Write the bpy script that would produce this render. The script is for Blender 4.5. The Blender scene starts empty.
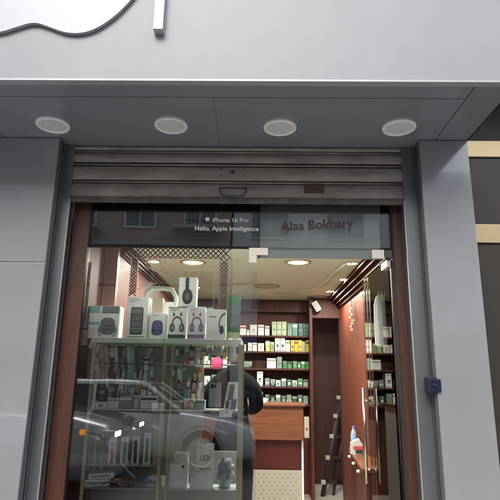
import bpy, bmesh, math, random
from mathutils import Vector, Matrix, Euler
random.seed(7)
PI = math.pi
C = bpy.context.scene.collection
sc = bpy.context.scene
R = math.radians

# ---------------------------------------------------------------- camera
CAM = Vector((0, -3.5, 1.6))
PITCH, YAW, ROLL, F = 14.15, 1.02, 0.85, 500.0
cm = Matrix.Rotation(R(YAW), 3, 'Z') @ Matrix.Rotation(R(90 + PITCH), 3, 'X') @ Matrix.Rotation(R(ROLL), 3, 'Z')
cd = bpy.data.cameras.new('camera')
cam = bpy.data.objects.new('camera', cd)
C.objects.link(cam)
cam.matrix_world = Matrix.Translation(CAM) @ cm.to_4x4()
cd.sensor_width = 36; cd.lens = 36 * F / 500
cd.clip_start = 0.02; cd.clip_end = 500
sc.camera = cam

def ray(px, py):
    return (cm @ Vector(((px - 250) / F, (250 - py) / F, -1))).normalized()
def onY(px, py, y):
    d = ray(px, py); t = (y - CAM.y) / d.y
    return CAM + d * t
def onZ(px, py, z):
    d = ray(px, py); t = (z - CAM.z) / d.z
    return CAM + d * t
def onX(px, py, x):
    d = ray(px, py); t = (x - CAM.x) / d.x
    return CAM + d * t
def X(px, py, y): return onY(px, py, y).x
def Z(px, py, y): return onY(px, py, y).z

# ---------------------------------------------------------------- materials
def nt(m):
    m.use_nodes = True
    n = m.node_tree.nodes
    return n, m.node_tree.links, n['Principled BSDF']
MATS = {}
def mat(name, col, rough=0.5, metal=0.0, noise=0.0, scale=8.0, bump=0.0, bscale=60.0, stretch=(1, 1, 1), coat=0.0, emit=None, estr=0.0, spec=0.5, col2=None, rnoise=0.0):
    if name in MATS: return MATS[name]
    m = bpy.data.materials.new(name)
    n, l, b = nt(m)
    c = (*col, 1)
    b.inputs['Base Color'].default_value = c
    b.inputs['Roughness'].default_value = rough
    b.inputs['Metallic'].default_value = metal
    b.inputs['Specular IOR Level'].default_value = spec
    if coat:
        b.inputs['Coat Weight'].default_value = coat
        b.inputs['Coat Roughness'].default_value = 0.04
    if emit:
        b.inputs['Emission Color'].default_value = (*emit, 1)
        b.inputs['Emission Strength'].default_value = estr
    if noise or bump or col2 or rnoise:
        tc = n.new('ShaderNodeTexCoord'); mp = n.new('ShaderNodeMapping')
        mp.inputs['Scale'].default_value = stretch
        l.new(tc.outputs['Object'], mp.inputs['Vector'])
        if noise or col2:
            t = n.new('ShaderNodeTexNoise'); t.inputs['Scale'].default_value = scale
            t.inputs['Detail'].default_value = 7; t.inputs['Roughness'].default_value = 0.62
            l.new(mp.outputs[0], t.inputs['Vector'])
            r = n.new('ShaderNodeValToRGB')
            r.color_ramp.elements[0].position = 0.3 if (col2 or noise > .1) else 0.05; r.color_ramp.elements[1].position = 0.72 if (col2 or noise > .1) else .95
            if col2: r.color_ramp.elements[0].color = (*col2, 1); r.color_ramp.elements[1].color = c
            else:
                r.color_ramp.elements[0].color = tuple(x * (1 - noise) for x in col) + (1,)
                r.color_ramp.elements[1].color = tuple(min(1, x * (1 + noise)) for x in col) + (1,)
            l.new(t.outputs['Fac'], r.inputs[0]); l.new(r.outputs[0], b.inputs['Base Color'])
        if rnoise:
            t = n.new('ShaderNodeTexNoise'); t.inputs['Scale'].default_value = scale * .7; t.inputs['Detail'].default_value = 5
            l.new(mp.outputs[0], t.inputs['Vector'])
            mr = n.new('ShaderNodeMapRange'); mr.inputs['To Min'].default_value = max(0, rough - rnoise); mr.inputs['To Max'].default_value = rough + rnoise
            l.new(t.outputs['Fac'], mr.inputs[0]); l.new(mr.outputs[0], b.inputs['Roughness'])
        if bump:
            t = n.new('ShaderNodeTexNoise'); t.inputs['Scale'].default_value = bscale; t.inputs['Detail'].default_value = 5
            l.new(mp.outputs[0], t.inputs['Vector'])
            bp = n.new('ShaderNodeBump'); bp.inputs['Strength'].default_value = bump; bp.inputs['Distance'].default_value = 0.01
            l.new(t.outputs['Fac'], bp.inputs['Height']); l.new(bp.outputs[0], b.inputs['Normal'])
    MATS[name] = m
    return m

def glass(name, ior=1.88, tint=(0.97, 0.99, 0.98)):
    m = bpy.data.materials.new(name); m.use_nodes = True
    n = m.node_tree.nodes; l = m.node_tree.links; n.clear()
    o = n.new('ShaderNodeOutputMaterial'); mx = n.new('ShaderNodeMixShader')
    t = n.new('ShaderNodeBsdfTransparent'); t.inputs[0].default_value = (*tint, 1)
    g = n.new('ShaderNodeBsdfGlossy'); g.inputs['Roughness'].default_value = 0.0; g.inputs[0].default_value = (1, 1, 1, 1)
    f = n.new('ShaderNodeFresnel'); f.inputs[0].default_value = ior
    tc = n.new('ShaderNodeTexCoord'); ns = n.new('ShaderNodeTexNoise'); ns.inputs['Scale'].default_value = 1.3
    bp = n.new('ShaderNodeBump'); bp.inputs['Strength'].default_value = 0.06; bp.inputs['Distance'].default_value = 0.02
    l.new(tc.outputs['Object'], ns.inputs['Vector']); l.new(ns.outputs['Fac'], bp.inputs['Height'])
    l.new(bp.outputs[0], g.inputs['Normal'])
    l.new(f.outputs[0], mx.inputs[0]); l.new(t.outputs[0], mx.inputs[1]); l.new(g.outputs[0], mx.inputs[2])
    l.new(mx.outputs[0], o.inputs[0])
    MATS[name] = m
    return m
GLASS = glass('window_glass')
GLASSIN = glass('cabinet_glass', 1.4, (0.96, 0.98, 0.96))
panel_m = mat('grey_composite_panel', (0.30, 0.305, 0.32), 0.2, 0.2, noise=0.09, scale=3.2, stretch=(1, 1, .3), rnoise=0.06, coat=0.9)
fascia_m = mat('light_fascia_panel', (0.28, 0.295, 0.31), 0.42, 0.0, noise=0.09, scale=2.4, bump=0.12, bscale=1.6, coat=0.0, spec=.35, stretch=(1, 1, .6), rnoise=.08)
soffit_m = mat('soffit_panel', (0.25, 0.273, 0.302), 0.27, 0.2, noise=0.1, scale=3, coat=0.2)
return_m = mat('return_panel', (0.17, 0.18, 0.195), 0.22, 0.45, noise=0.1, scale=4, rnoise=0.08, stretch=(1, 1, .3))
alu = mat('brushed_aluminium', (0.42, 0.43, 0.43), 0.32, 0.9, noise=0.12, scale=14, stretch=(1, 1, .05))
dark = mat('dark_gap', (0.012, 0.012, 0.013), 0.7)
blackpl = mat('black_plastic', (0.02, 0.02, 0.022), 0.35)
rubber = mat('black_rubber', (0.018, 0.018, 0.018), 0.8)
def wood(name, a, b_, rough=0.35, coat=0.25, vertical=True, sc_=5.0):
    m = bpy.data.materials.new(name); n, l, b = nt(m)
    tc = n.new('ShaderNodeTexCoord'); mp = n.new('ShaderNodeMapping')
    mp.inputs['Scale'].default_value = (6, 6, .5) if vertical else (.5, 6, 6)
    l.new(tc.outputs['Object'], mp.inputs[0])
    t = n.new('ShaderNodeTexNoise'); t.inputs['Scale'].default_value = sc_; t.inputs['Detail'].default_value = 9; t.inputs['Distortion'].default_value = 1.2
    l.new(mp.outputs[0], t.inputs['Vector'])
    r = n.new('ShaderNodeValToRGB'); r.color_ramp.elements[0].position = .32; r.color_ramp.elements[1].position = .7
    r.color_ramp.elements[0].color = (*a, 1); r.color_ramp.elements[1].color = (*b_, 1)
    l.new(t.outputs['Fac'], r.inputs[0]); l.new(r.outputs[0], b.inputs['Base Color'])
    b.inputs['Roughness'].default_value = rough; b.inputs['Coat Weight'].default_value = coat; b.inputs['Coat Roughness'].default_value = .1
    bp = n.new('ShaderNodeBump'); bp.inputs['Strength'].default_value = .08; bp.inputs['Distance'].default_value = .004
    l.new(t.outputs['Fac'], bp.inputs['Height']); l.new(bp.outputs[0], b.inputs['Normal'])
    MATS[name] = m; return m
mahog = wood('mahogany', (0.042, 0.013, 0.007), (0.085, 0.028, 0.014), rough=.5, coat=.06)
mahog_d = wood('dark_mahogany', (0.045, 0.013, 0.010), (0.08, 0.022, 0.016), rough=.55, coat=.05)
mahog_in = wood('interior_mahogany', (0.055, 0.012, 0.008), (0.11, 0.026, 0.015), rough=.6, coat=0)
orange_w = wood('orange_beech', (0.13, 0.026, 0.010), (0.19, 0.043, 0.017), rough=.6, coat=.08)
orange_h = wood('orange_beech_flat', (0.13, 0.044, 0.020), (0.19, 0.068, 0.032), vertical=False)
pinkw = wood('pinkish_panel', (0.20, 0.10, 0.085), (0.27, 0.14, 0.12), rough=.4)
ceil_m = mat('ceiling_plaster', (0.64, 0.69, 0.53), 0.7, noise=0.05, scale=3)
white_p = mat('white_board', (0.72, 0.73, 0.70), 0.4, noise=.04, scale=12)
white_c = mat('white_carton', (0.86, 0.86, 0.85), 0.45, noise=.05, scale=25)
grey_c = mat('grey_carton', (0.35, 0.36, 0.36), 0.5, noise=.08, scale=20)
gold = mat('champagne_gold_post', (0.42, 0.38, 0.20), 0.35, 0.6, noise=.1, scale=20)
goldband = mat('brushed_gold_band', (0.58, 0.45, 0.27), 0.35, 0.7, noise=.1, scale=10, stretch=(.1, 1, 1), rnoise=.05)
steel = mat('polished_steel', (0.62, 0.60, 0.56), 0.2, 1.0)
chrome = mat('brass_steel', (0.62, 0.56, 0.45), 0.22, 1.0)

def col(name, c, r=.45, **k): return mat(name, c, r, noise=.08, scale=30, **k)

# ---------------------------------------------------------------- mesh builder
class MB:
    def __init__(s): s.v = []; s.f = []; s.mi = []; s.mats = []; s.sm = []
    def m(s, mt):
        if mt not in s.mats: s.mats.append(mt)
        return s.mats.index(mt)
    def add(s, vs, fs, mt=None, smooth=False):
        o = len(s.v); s.v += [Vector(v) for v in vs]
        k = s.m(mt) if mt else 0
        for f in fs: s.f.append([i + o for i in f]); s.mi.append(k); s.sm.append(smooth)
        return s
    def box(s, x0, x1, y0, y1, z0, z1, mt=None, front=None, bev=0.0, M=None):
        if x0 > x1: x0, x1 = x1, x0
        if y0 > y1: y0, y1 = y1, y0
        if z0 > z1: z0, z1 = z1, z0
        if bev > 0 and not front:
            bm = bmesh.new(); bmesh.ops.create_cube(bm, size=1)
            for v in bm.verts: v.co = Vector(((x0 + x1) / 2 + v.co.x * (x1 - x0), (y0 + y1) / 2 + v.co.y * (y1 - y0), (z0 + z1) / 2 + v.co.z * (z1 - z0)))
            bmesh.ops.bevel(bm, geom=bm.edges[:], offset=min(bev, .45 * min(x1 - x0, y1 - y0, z1 - z0)), segments=2, affect='EDGES', profile=.6)
            vs = [v.co.copy() for v in bm.verts]; bm.verts.index_update()
            fs = [[v.index for v in f.verts] for f in bm.faces]; bm.free()
            if M: vs = [M @ v for v in vs]
            return s.add(vs, fs, mt)
        vs = [Vector(p) for p in ((x0, y0, z0), (x1, y0, z0), (x1, y1, z0), (x0, y1, z0), (x0, y0, z1), (x1, y0, z1), (x1, y1, z1), (x0, y1, z1))]
        if M: vs = [M @ v for v in vs]
        s.add(vs, [(0, 3, 2, 1), (4, 5, 6, 7), (1, 2, 6, 5), (2, 3, 7, 6), (3, 0, 4, 7)], mt)
        s.add([vs[0], vs[1], vs[5], vs[4]], [(0, 1, 2, 3)], front or mt)
        return s
    def prism(s, pts, y0, y1, mt=None, side=None, axis='y'):
        n = len(pts)
        def P(a, b, y): return (a, y, b) if axis == 'y' else ((a, b, y) if axis == 'z' else (y, a, b))
        a = [P(p[0], p[1], y0) for p in pts]; b = [P(p[0], p[1], y1) for p in pts]
        s.add(a, [tuple(range(n))], mt); s.add(b, [tuple(reversed(range(n)))], mt)
        vs = a + b
        s.add(vs, [(i, i + n, (i + 1) % n + n, (i + 1) % n) for i in range(n)], side or mt)
        return s
    def tube(s, pts, r, mt=None, n=8, rs=None, cap=True, smooth=True):
        pts = [Vector(p) for p in pts]; rings = []
        up = Vector((0, 0, 1))
        for i, p in enumerate(pts):
            d = (pts[min(i + 1, len(pts) - 1)] - pts[max(i - 1, 0)]).normalized()
            a = d.cross(up)
            if a.length < 1e-3: a = d.cross(Vector((1, 0, 0)))
            a.normalize(); b = d.cross(a).normalized()
            rr = rs[i] if rs else r
            rings.append([p + (a * math.cos(2 * PI * k / n) + b * math.sin(2 * PI * k / n)) * rr for k in range(n)])
        vs = [v for r_ in rings for v in r_]
        fs = [(i * n + k, i * n + (k + 1) % n, (i + 1) * n + (k + 1) % n, (i + 1) * n + k) for i in range(len(pts) - 1) for k in range(n)]
        s.add(vs, fs, mt, smooth)
        if cap: s.add(rings[0], [tuple(reversed(range(n)))], mt); s.add(rings[-1], [tuple(range(n))], mt)
        return s
    def lathe(s, prof, o=(0, 0, 0), mt=None, n=24, axis='z', smooth=True):
        o = Vector(o); vs = []
        for (r, h) in prof:
            for k in range(n):
                a = 2 * PI * k / n; c, d = r * math.cos(a), r * math.sin(a)
                vs.append(o + (Vector((c, d, h)) if axis == 'z' else Vector((c, h, d)) if axis == 'y' else Vector((h, c, d))))
        fs = [(i * n + k, i * n + (k + 1) % n, (i + 1) * n + (k + 1) % n, (i + 1) * n + k) for i in range(len(prof) - 1) for k in range(n)]
        return s.add(vs, fs, mt, smooth)
    def build(s, name, mt=None, parent=None, origin=None, fix=True):
        me = bpy.data.meshes.new(name)
        o0 = Vector(origin) if origin is not None else Vector((0, 0, 0))
        pl = parent
        tot = Vector((0, 0, 0))
        while pl: tot += pl.location; pl = pl.parent
        off = tot + o0
        me.from_pydata([v - off for v in s.v], [], s.f)
        if mt: me.materials.append(mt)
        else:
            for q in s.mats: me.materials.append(q)
            for i, p in enumerate(me.polygons): p.material_index = s.mi[i]
        for i, p in enumerate(me.polygons): p.use_smooth = s.sm[i]
        me.update()
        if fix:
            bm = bmesh.new(); bm.from_mesh(me); bmesh.ops.remove_doubles(bm, verts=bm.verts, dist=1e-5)
            bmesh.ops.recalc_face_normals(bm, faces=bm.faces); bm.to_mesh(me); bm.free()
        o = bpy.data.objects.new(name, me); C.objects.link(o)
        if parent: o.parent = parent
        if origin is not None: o.location = o0 if parent is None else o0
        return o

def thing(name, label, cat, loc=(0, 0, 0), group=None):
    o = bpy.data.objects.new(name, None); C.objects.link(o); o.location = loc
    o.empty_display_size = .1
    return tag(o, label, cat, group)
def tag(o, label, cat, group=None, kind=None):
    if label: o['label'] = label
    if cat: o['category'] = cat
    if group: o['group'] = group
    if kind: o['kind'] = kind
    return o
def struct(o): o['kind'] = 'structure'; return o
def clone(o, loc, label=None, parent=None, top=True):
    c = o.copy(); C.objects.link(c)
    if parent: c.parent = parent
    if top: c.location = loc
    if label: c['label'] = label
    for ch in [x for x in o.children]: clone(ch, None, None, c, False)
    return c
def text_mesh(body, size, mt, name, parent, loc, rot=(PI / 2, 0, 0), ext=0.0006, offset=0.0, align='LEFT'):
    cu = bpy.data.curves.new(name, 'FONT'); cu.body = body; cu.size = size; cu.extrude = ext; cu.offset = offset
    cu.align_x = align; cu.resolution_u = 3
    t = bpy.data.objects.new(name, cu); C.objects.link(t)
    dg = bpy.context.evaluated_depsgraph_get(); dg.update()
    me = bpy.data.meshes.new_from_object(t.evaluated_get(dg))
    bpy.data.objects.remove(t); bpy.data.curves.remove(cu)
    me.materials.clear(); me.materials.append(mt)
    o = bpy.data.objects.new(name, me); C.objects.link(o)
    tot = Vector((0, 0, 0)); p = parent
    while p: tot += p.location; p = p.parent
    o.parent = parent; o.location = Vector(loc) - tot; o.rotation_euler = rot
    return o

# ---------------------------------------------------------------- layout numbers
ZS = 3.24                                  # soffit height
FL = 0.15                                  # shop floor
yF = onZ(250, 81, ZS).y                    # fascia front
pLtop = onZ(57, 145, ZS); pRtop = onZ(418, 137, ZS)
yP = -0.24                                 # pilaster front
print('fascia y', yF, 'pil', pLtop, pRtop)
XL = (X(38, 320, yP) + X(20, 480, yP)) / 2        # inner edge of left pilaster
XR = (X(430, 280, yP) + X(445, 500, yP)) / 2
XR2 = X(481, 280, yP)
print('XL', X(57, 146, yP), X(38, 320, yP), X(20, 480, yP), 'XR', X(418, 138, yP), X(430, 280, yP), X(445, 499, yP), 'XR2', X(470, 140, yP), X(481, 280, yP))
gL = X(76, 380, 0); gE = X(257, 360, 0)
wL = X(46, 420, -.03)
print('gL', gL, 'gE', gE, 'wL', wL, X(60, 240, -.03))
ySh = -0.10
ZB = (Z(60, 203, ySh) + Z(406, 199, ySh)) / 2
print('shutter bottom z', ZB, 'door top', Z(320, 258, 0), 'shelf', Z(160, 338, .06), 'soffit at shutter', Z(230, 149, ySh))

# ---------------------------------------------------------------- ground, street
def slab(name, x0, x1, y0, y1, z0, z1, m): return struct(MB().box(x0, x1, y0, y1, z0, z1, m).build(name))
asph = mat('asphalt', (0.09, 0.09, 0.092), .85, noise=.25, scale=6, bump=.3, bscale=90)
pave = mat('paving', (0.36, 0.26, 0.245), .8, noise=.15, scale=4, bump=.2, bscale=40)
def paving():
    m = bpy.data.materials.new('paving_slabs'); n, l, b = nt(m)
    tc = n.new('ShaderNodeTexCoord'); br = n.new('ShaderNodeTexBrick'); br.inputs['Scale'].default_value = 2.5
    br.offset = 0.5; br.inputs['Color1'].default_value = (.40, .39, .37, 1); br.inputs['Color2'].default_value = (.46, .45, .43, 1); br.inputs['Mortar'].default_value = (.12, .115, .11, 1)
    br.inputs['Mortar Size'].default_value = .012
    l.new(tc.outputs['Object'], br.inputs[0]); l.new(br.outputs[0], b.inputs['Base Color']); b.inputs['Roughness'].default_value = .8
    return m
pv = paving()
slab('ground', -150, 150, -150, 150, -.3, -.14, asph)
slab('road', -60, 60, -14.0, -3.35, -.14, -.12, asph)
slab('pavement', -60, 60, -3.2, -.35, -.14, 0.0, pv)
slab('opposite_pavement', -60, 60, -17.0, -14.15, -.14, 0.0, pv)
kerbm = mat('kerb_stone', (.36, .35, .33), .8, noise=.12)
slab('kerb', -60, 60, -3.35, -3.2, -.14, 0.01, kerbm)
slab('opposite_kerb', -60, 60, -14.15, -14.0, -.14, 0.01, kerbm)
ln = MB()
for i in range(-9, 10): ln.box(i * 6, i * 6 + 3, -9.35, -9.2, -.119, -.114, mat('road_paint', (.7, .7, .68), .6, noise=.1))
struct(ln.build('road_marking'))
slab('shop_step', -1.75, 1.5, -.35, .06, -.14, FL, mat('granite_step', (.42, .42, .41), .35, noise=.2, scale=60))

# ---------------------------------------------------------------- canopy: fascia + soffit
t = thing('canopy', 'long grey metal canopy box with light fascia and dark underside over the shop front', 'canopy', (0, yF, ZS))
XE = XR2 + 0.004
f = MB()
seams = [-3.4, -1.95, -.5, .95, XE]
f.box(-3.4, XE + .0, yF, yF + .04, ZS + .0, 5.2, bev=.003)
f.build('fascia_panel', fascia_m, t)
lp = MB().box(-3.4, XE, yF - .003, yF + .045, ZS - .002, ZS + .010); lp.build('fascia_lip', mat('lip_alu', (.36, .38, .40), .4, .2), t)
xgL = onZ(12, 144, ZS).x; xgR = (onZ(464, 100, ZS).x + onZ(439, 135, ZS).x) / 2
ygF = (onZ(250, 97.5, ZS).y + onZ(440, 99.5, ZS).y) / 2
xm = onZ(218, 130, ZS).x
print('groove', xgL, xgR, ygF, onZ(464, 100, ZS).x, onZ(439, 135, ZS).x)
g = .007
sf = MB()
zt = ZS + .03
sf.box(-3.4, xgR + .0, yF + .045, ygF - g, ZS, zt)
sf.build('soffit_front_strip', soffit_m, t)
MB().box(xgR + g, XE, yF + .045, .3, ZS, zt).build('soffit_side_strip', soffit_m, t)
MB().box(xgR, xgR + g, yF + .045, .3, ZS + .01, zt).build('groove', dark, t)
MB().box(-3.4, xgR, ygF - g, ygF, ZS + .01, zt).build('groove', dark, t)
MB().box(xgL, xm, ygF, .3, ZS, zt).build('soffit_panel', soffit_m, t)
MB().box(xm + .002, xgR, ygF, .3, ZS, zt).build('soffit_panel', soffit_m, t)
MB().box(-3.4, xgL - g, ygF, .3, ZS, zt).build('soffit_panel', soffit_m, t)
MB().box(xgL - g, xgL, ygF, .3, ZS + .01, zt).build('groove', dark, t)
MB().box(-3.4, XE, yF + .04, 1.0, zt, zt + .1).build('canopy_deck', grey_c, t)
MB().box(XE - .004, XE + .002, yF, .3, ZS - .003, 4.4).build('canopy_end', dark, t)
# wall above shop
w = MB().box(-6, 6, .3, .6, ZS, 12, mat('rendered_wall', (.45, .43, .39), .85, noise=.08)).build('building_wall')
tag(w, 'plain rendered wall of the building rising above the canopy', 'wall')

# fascia sign: apple logo + letter bar
sgn_w = mat('sign_white_acrylic', (.33, .34, .385), .3, noise=.02, scale=3, coat=.2)
sgn_s = mat('sign_side_metal', (.42, .43, .45), .45, .2)
LOGO = [(0, -.405), (.055, -.425), (.115, -.452), (.175, -.458), (.235, -.437), (.30, -.38), (.355, -.305), (.40, -.225), (.435, -.13),
        (.38, -.10), (.33, -.05), (.303, .02), (.305, .10), (.335, .175), (.385, .225), (.41, .245), (.36, .30), (.29, .34), (.21, .355), (.13, .343), (.06, .318), (0, .305),
        (-.06, .318), (-.13, .343), (-.21, .352), (-.29, .33), (-.36, .28), (-.41, .20), (-.435, .10), (-.44, -.02), (-.42, -.13), (-.38, -.23), (-.325, -.325), (-.26, -.405), (-.20, -.448), (-.13, -.457), (-.06, -.428)]
def smooth_poly(p, it=2):
    for _ in range(it):
        q = []
        for i in range(len(p)):
            a, b = p[i], p[(i + 1) % len(p)]
            q.append((a[0] * .75 + b[0] * .25, a[1] * .75 + b[1] * .25)); q.append((a[0] * .25 + b[0] * .75, a[1] * .25 + b[1] * .75))
        p = q
    return p
bc = onY(33, 20.5, yF - .036); bl = onY(76, 31.5, yF - .036)
S = (bl.x - bc.x) / .165
t = thing('fruit_logo_sign', 'large white raised apple-shaped sign letter at the left end of the fascia', 'sign', (bc.x, yF - .03, bc.z + .405 * S))
pp = [(bc.x + a * S, bc.z + (b + .405) * S * .95) for a, b in smooth_poly(LOGO)]
MB().prism(pp, yF - .020, yF - .004, sgn_s).build('side_rim', sgn_s, t)
pp2 = [(bc.x + a * S * 1.0 , bc.z + (b + .405) * S * .95) for a, b in smooth_poly(LOGO)]
MB().prism(pp2, yF - .026, yF - .0202, sgn_w).build('front_face', sgn_w, t)
lf = [(.02, .40), (.03, .48), (.07, .55), (.13, .60), (.20, .625), (.205, .56), (.18, .49), (.13, .43), (.07, .40)]
MB().prism([(bc.x + a * S, bc.z + (b + .405) * S * .95) for a, b in smooth_poly(lf)], yF - .026, yF - .004, sgn_w).build('leaf', sgn_w, t)
b0 = onY(153, 29, yF - .05); b1 = onY(162, 29, yF - .05)
t = thing('letter_stroke_sign', 'narrow white vertical letter stroke on the fascia beside the apple-shaped sign', 'sign', (b0.x, yF, b0.z))
MB().box(b0.x, b1.x + .004, yF - .045, yF, b0.z, b0.z + .75, sgn_s, bev=.002).build('side_rim', sgn_s, t)
MB().box(b0.x - .001, b1.x + .005, yF - .052, yF - .0452, b0.z - .001, b0.z + .751, sgn_w, bev=.002).build('front_face', sgn_w, t)

# soffit downlights
lab = ['leftmost of the four round white soffit lights, above the left pilaster', 'second round soffit light from the left, above the shutter',
       'third round soffit light from the left, above the shutter lock', 'rightmost round soffit light, closest to the right pilaster']
ring_m = mat('lamp_ring_white', (.88, .89, .89), .35); diff_m = mat('lamp_diffuser_off', (.64, .65, .66), .6, noise=.05)
for i, (px, py) in enumerate([(53, 124.5), (171, 125), (280, 127), (399, 127)]):
    p = onZ(px, py, ZS)
    t = thing('soffit_light', lab[i], 'ceiling light', (p.x, p.y, ZS), 'round lights in the canopy underside')
    r = .112
    MB().lathe([(r, -.0), (r, -.008), (r * .97, -.014), (r * .86, -.016), (r * .8, -.010), (r * .8, -.002)], p, ring_m, 48).build('trim_ring', ring_m, t)
    MB().lathe([(r * (.8 - .08 * i), -.006 - .0012 * (i % 2)) for i in range(10)] + [(.0005, -.007)], p, diff_m, 40).build('diffuser', diff_m, t)

# ---------------------------------------------------------------- pilasters
def pilaster(label, x0, x1, seamz, side):
    t = thing('pilaster', label, 'pilaster', ((x0 + x1) / 2, yP, 0), 'grey clad pilasters beside the shop window')
    zs = [0.0] + seamz + [ZS - .003]
    for a, b in zip(zs[:-1], zs[1:]):
        MB().box(x0, x1, yP, yP + .02, a + .003, b - .002, bev=.002).build('front_panel', panel_m, t)
    MB().box(x0 + .006, x1 - .006, yP + .0205, .28, 0, ZS - .004).build('core', dark, t)
    return t
zseam = Z(22, 262, yP)
pL = pilaster('wide grey metal clad pilaster with one dark seam, left of the shop window', -3.2, XL, [zseam], 1)
pR = pilaster('grey metal clad pilaster right of the shop window, next to the black shop front', XR, XR2, [], -1)
# returns (two boards with a groove between) + shutter guides
def ret(t, x, s, yg):
    # x = pilaster inner edge, s = +1 towards opening
    MB().box(x, x + s * .004, yP + .004, yg - .009, 0, ZS - .004).build('return_panel', return_m, t)
    MB().box(x, x + s * .003, yg + .009, -.02, 0, ZS - .004).build('return_panel', return_m, t)
ret(pL, XL, 1, -.165); ret(pR, XR, -1, -.165)
xwl = X(50, 400, -.11); 
guL0, guL1 = XL + .004, X(47, 420, -.1)
guR1 = XR - .004; guR0 = X(409.5, 300, -.1)
print('guides', guL0, guL1, guR0, guR1)
for nm, a, b, lb in (('l', guL0, guL1, 'left vertical aluminium guide channel of the roller shutter'), ('r', guR0, guR1, 'right vertical aluminium guide channel of the roller shutter')):
    t = thing('shutter_guide', lb, 'shutter guide', ((a + b) / 2, -.1, 0), 'guide rails of the roller shutter')
    w_ = b - a
    if nm == 'l': q0, q1 = a, b
    else: q0, q1 = a, b
    MB().box(q0, q1, -.125, -.108, FL, ZS - .004, bev=.002).build('guide_face', alu if 0 else mat('guide_grey', (.19, .205, .21), .35, .6, noise=.15, scale=10, stretch=(1, 1, .1)), t)
    MB().box(q0, q1, -.06, -.025, FL, ZS - .004).build('guide_back', return_m, t)
    inner = q1 if nm == 'l' else q0; s = 1 if nm == 'l' else -1
    MB().box(inner, inner + s * .006, -.128, -.112, FL, ZB, bev=.002).build('edge_strip', mat('edge_strip_pale', (.5, .49, .45), .4, .5), t)

# ---------------------------------------------------------------- roller shutter
shm = mat('shutter_paint', (0.44, 0.39, 0.35), 0.5, 0.1, noise=0.2, scale=5, bump=.15, bscale=25, stretch=(.5, 1, 3), rnoise=.12, col2=(0.20, 0.17, 0.15))
shd = mat('shutter_dirty_edge', (0.06, 0.055, 0.05), .7, noise=.3, scale=20)
rust = mat('brown_tape', (0.10, 0.055, 0.045), .7, noise=.2, scale=20)
t = thing('roller_shutter', 'half-raised dirty beige-grey metal roller shutter with lock and handle above the glass', 'shutter', (0, ySh, ZB))
x0, x1 = guL0 + .01, guR1 - .012
xs0, xs1 = X(60, 180, ySh), X(406, 180, ySh)
zz = [Z(230, y, ySh) for y in (200, 185, 181.5, 168, 164, 153.5, 149.5)]
prof = []
def slat(z0, z1, y=ySh):
    # z0 bottom z1 top, shallow curved slat
    pts = []
    n = 8
    for k in range(n + 1):
        u = k / n
        pts.append((y - .014 * math.sin(PI * u) ** .8 - .002, z0 + (z1 - z0) * u))
    return pts
def strip(pts, th=.004):
    m = MB(); vs = []; n = len(pts)
    for (y, z) in pts: vs += [(xs0, y, z), (xs1, y, z)]
    for (y, z) in pts: vs += [(xs0, y + th, z), (xs1, y + th, z)]
    fs = [(2 * i, 2 * i + 1, 2 * i + 3, 2 * i + 2) for i in range(n - 1)]
    fs += [(2 * n + 2 * i, 2 * n + 2 * i + 2, 2 * n + 2 * i + 3, 2 * n + 2 * i + 1) for i in range(n - 1)]
    fs += [(0, 2 * n, 2 * n + 1, 1)]
    m.add(vs, fs, None, True); return m
zb = Z(230, 199, ySh)
yr = [(199, 184.5), (181, 167.5), (163.5, 154), (151.5, 147)]
for a, b in yr:
    strip(slat(Z(230, a, ySh), Z(230, b, ySh))).build('slat', shm, t)
for a, b in ((184.5, 181), (167.5, 163.5), (154, 151.5)):
    z0, z1 = Z(230, a, ySh), Z(230, b, ySh)
    MB().box(xs0, xs1, ySh + .008, ySh + .014, z0, z1).build('slat_gap', shd, t)
    MB().tube([(xs0, ySh - .004, z0 + (z1 - z0) * .45), (xs1, ySh - .004, z0 + (z1 - z0) * .45)], .0065, shm, 8).build('hinge_roll', shm, t)
ztop = Z(230, 147, ySh)
MB().box(xs0, xs1, ySh + .004, ySh + .01, ztop, ZS - .003).build('top_curtain', shd, t)
zb1 = Z(230, 203.5, ySh); zb0 = Z(230, 199, ySh)
MB().box(xs0, xs1, ySh - .018, ySh + .012, zb1, zb0, bev=.003).build('bottom_bar', mat('bottom_bar', (.20, .18, .155), .6, .2, noise=.35, scale=9, stretch=(1, 1, 1), col2=(.07, .055, .045)), t)
a = onY(304, 194, ySh); b = onY(324, 185.5, ySh)
MB().box(a.x, b.x, ySh - .0185, ySh - .0165, a.z, b.z).build('brown_patch', rust, t)
# lock plate: bolts
c = onY(232.5, 173, ySh)
lk = MB().lathe([(.013, -.024), (.013, -.004), (.006, -.026), (.0005, -.026)], c, shd, 16, axis='y'); lk.build('lock_cylinder', shd, t)
for dx in (-.083, .083):
    for dz in (-.022, .022):
        MB().lathe([(.005, -.004), (.005, -.017), (.0005, -.018)], (c.x + dx, c.y, c.z + dz), shd, 10, axis='y').build('bolt', shd, t)
hh = [onY(px, py, ySh - .026) for px, py in ((219.5, 187.5), (221, 194.5), (225, 196), (241, 196), (245, 194.5), (246.5, 187.5))]
MB().tube(hh, .0045, shd, 8).build('handle', shd, t)
hh = [onY(px, py, ySh - .018) for px, py in ((221, 188), (246, 188))]
MB().tube(hh, .004, shd, 8).build('handle_plate', shd, t)

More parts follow.
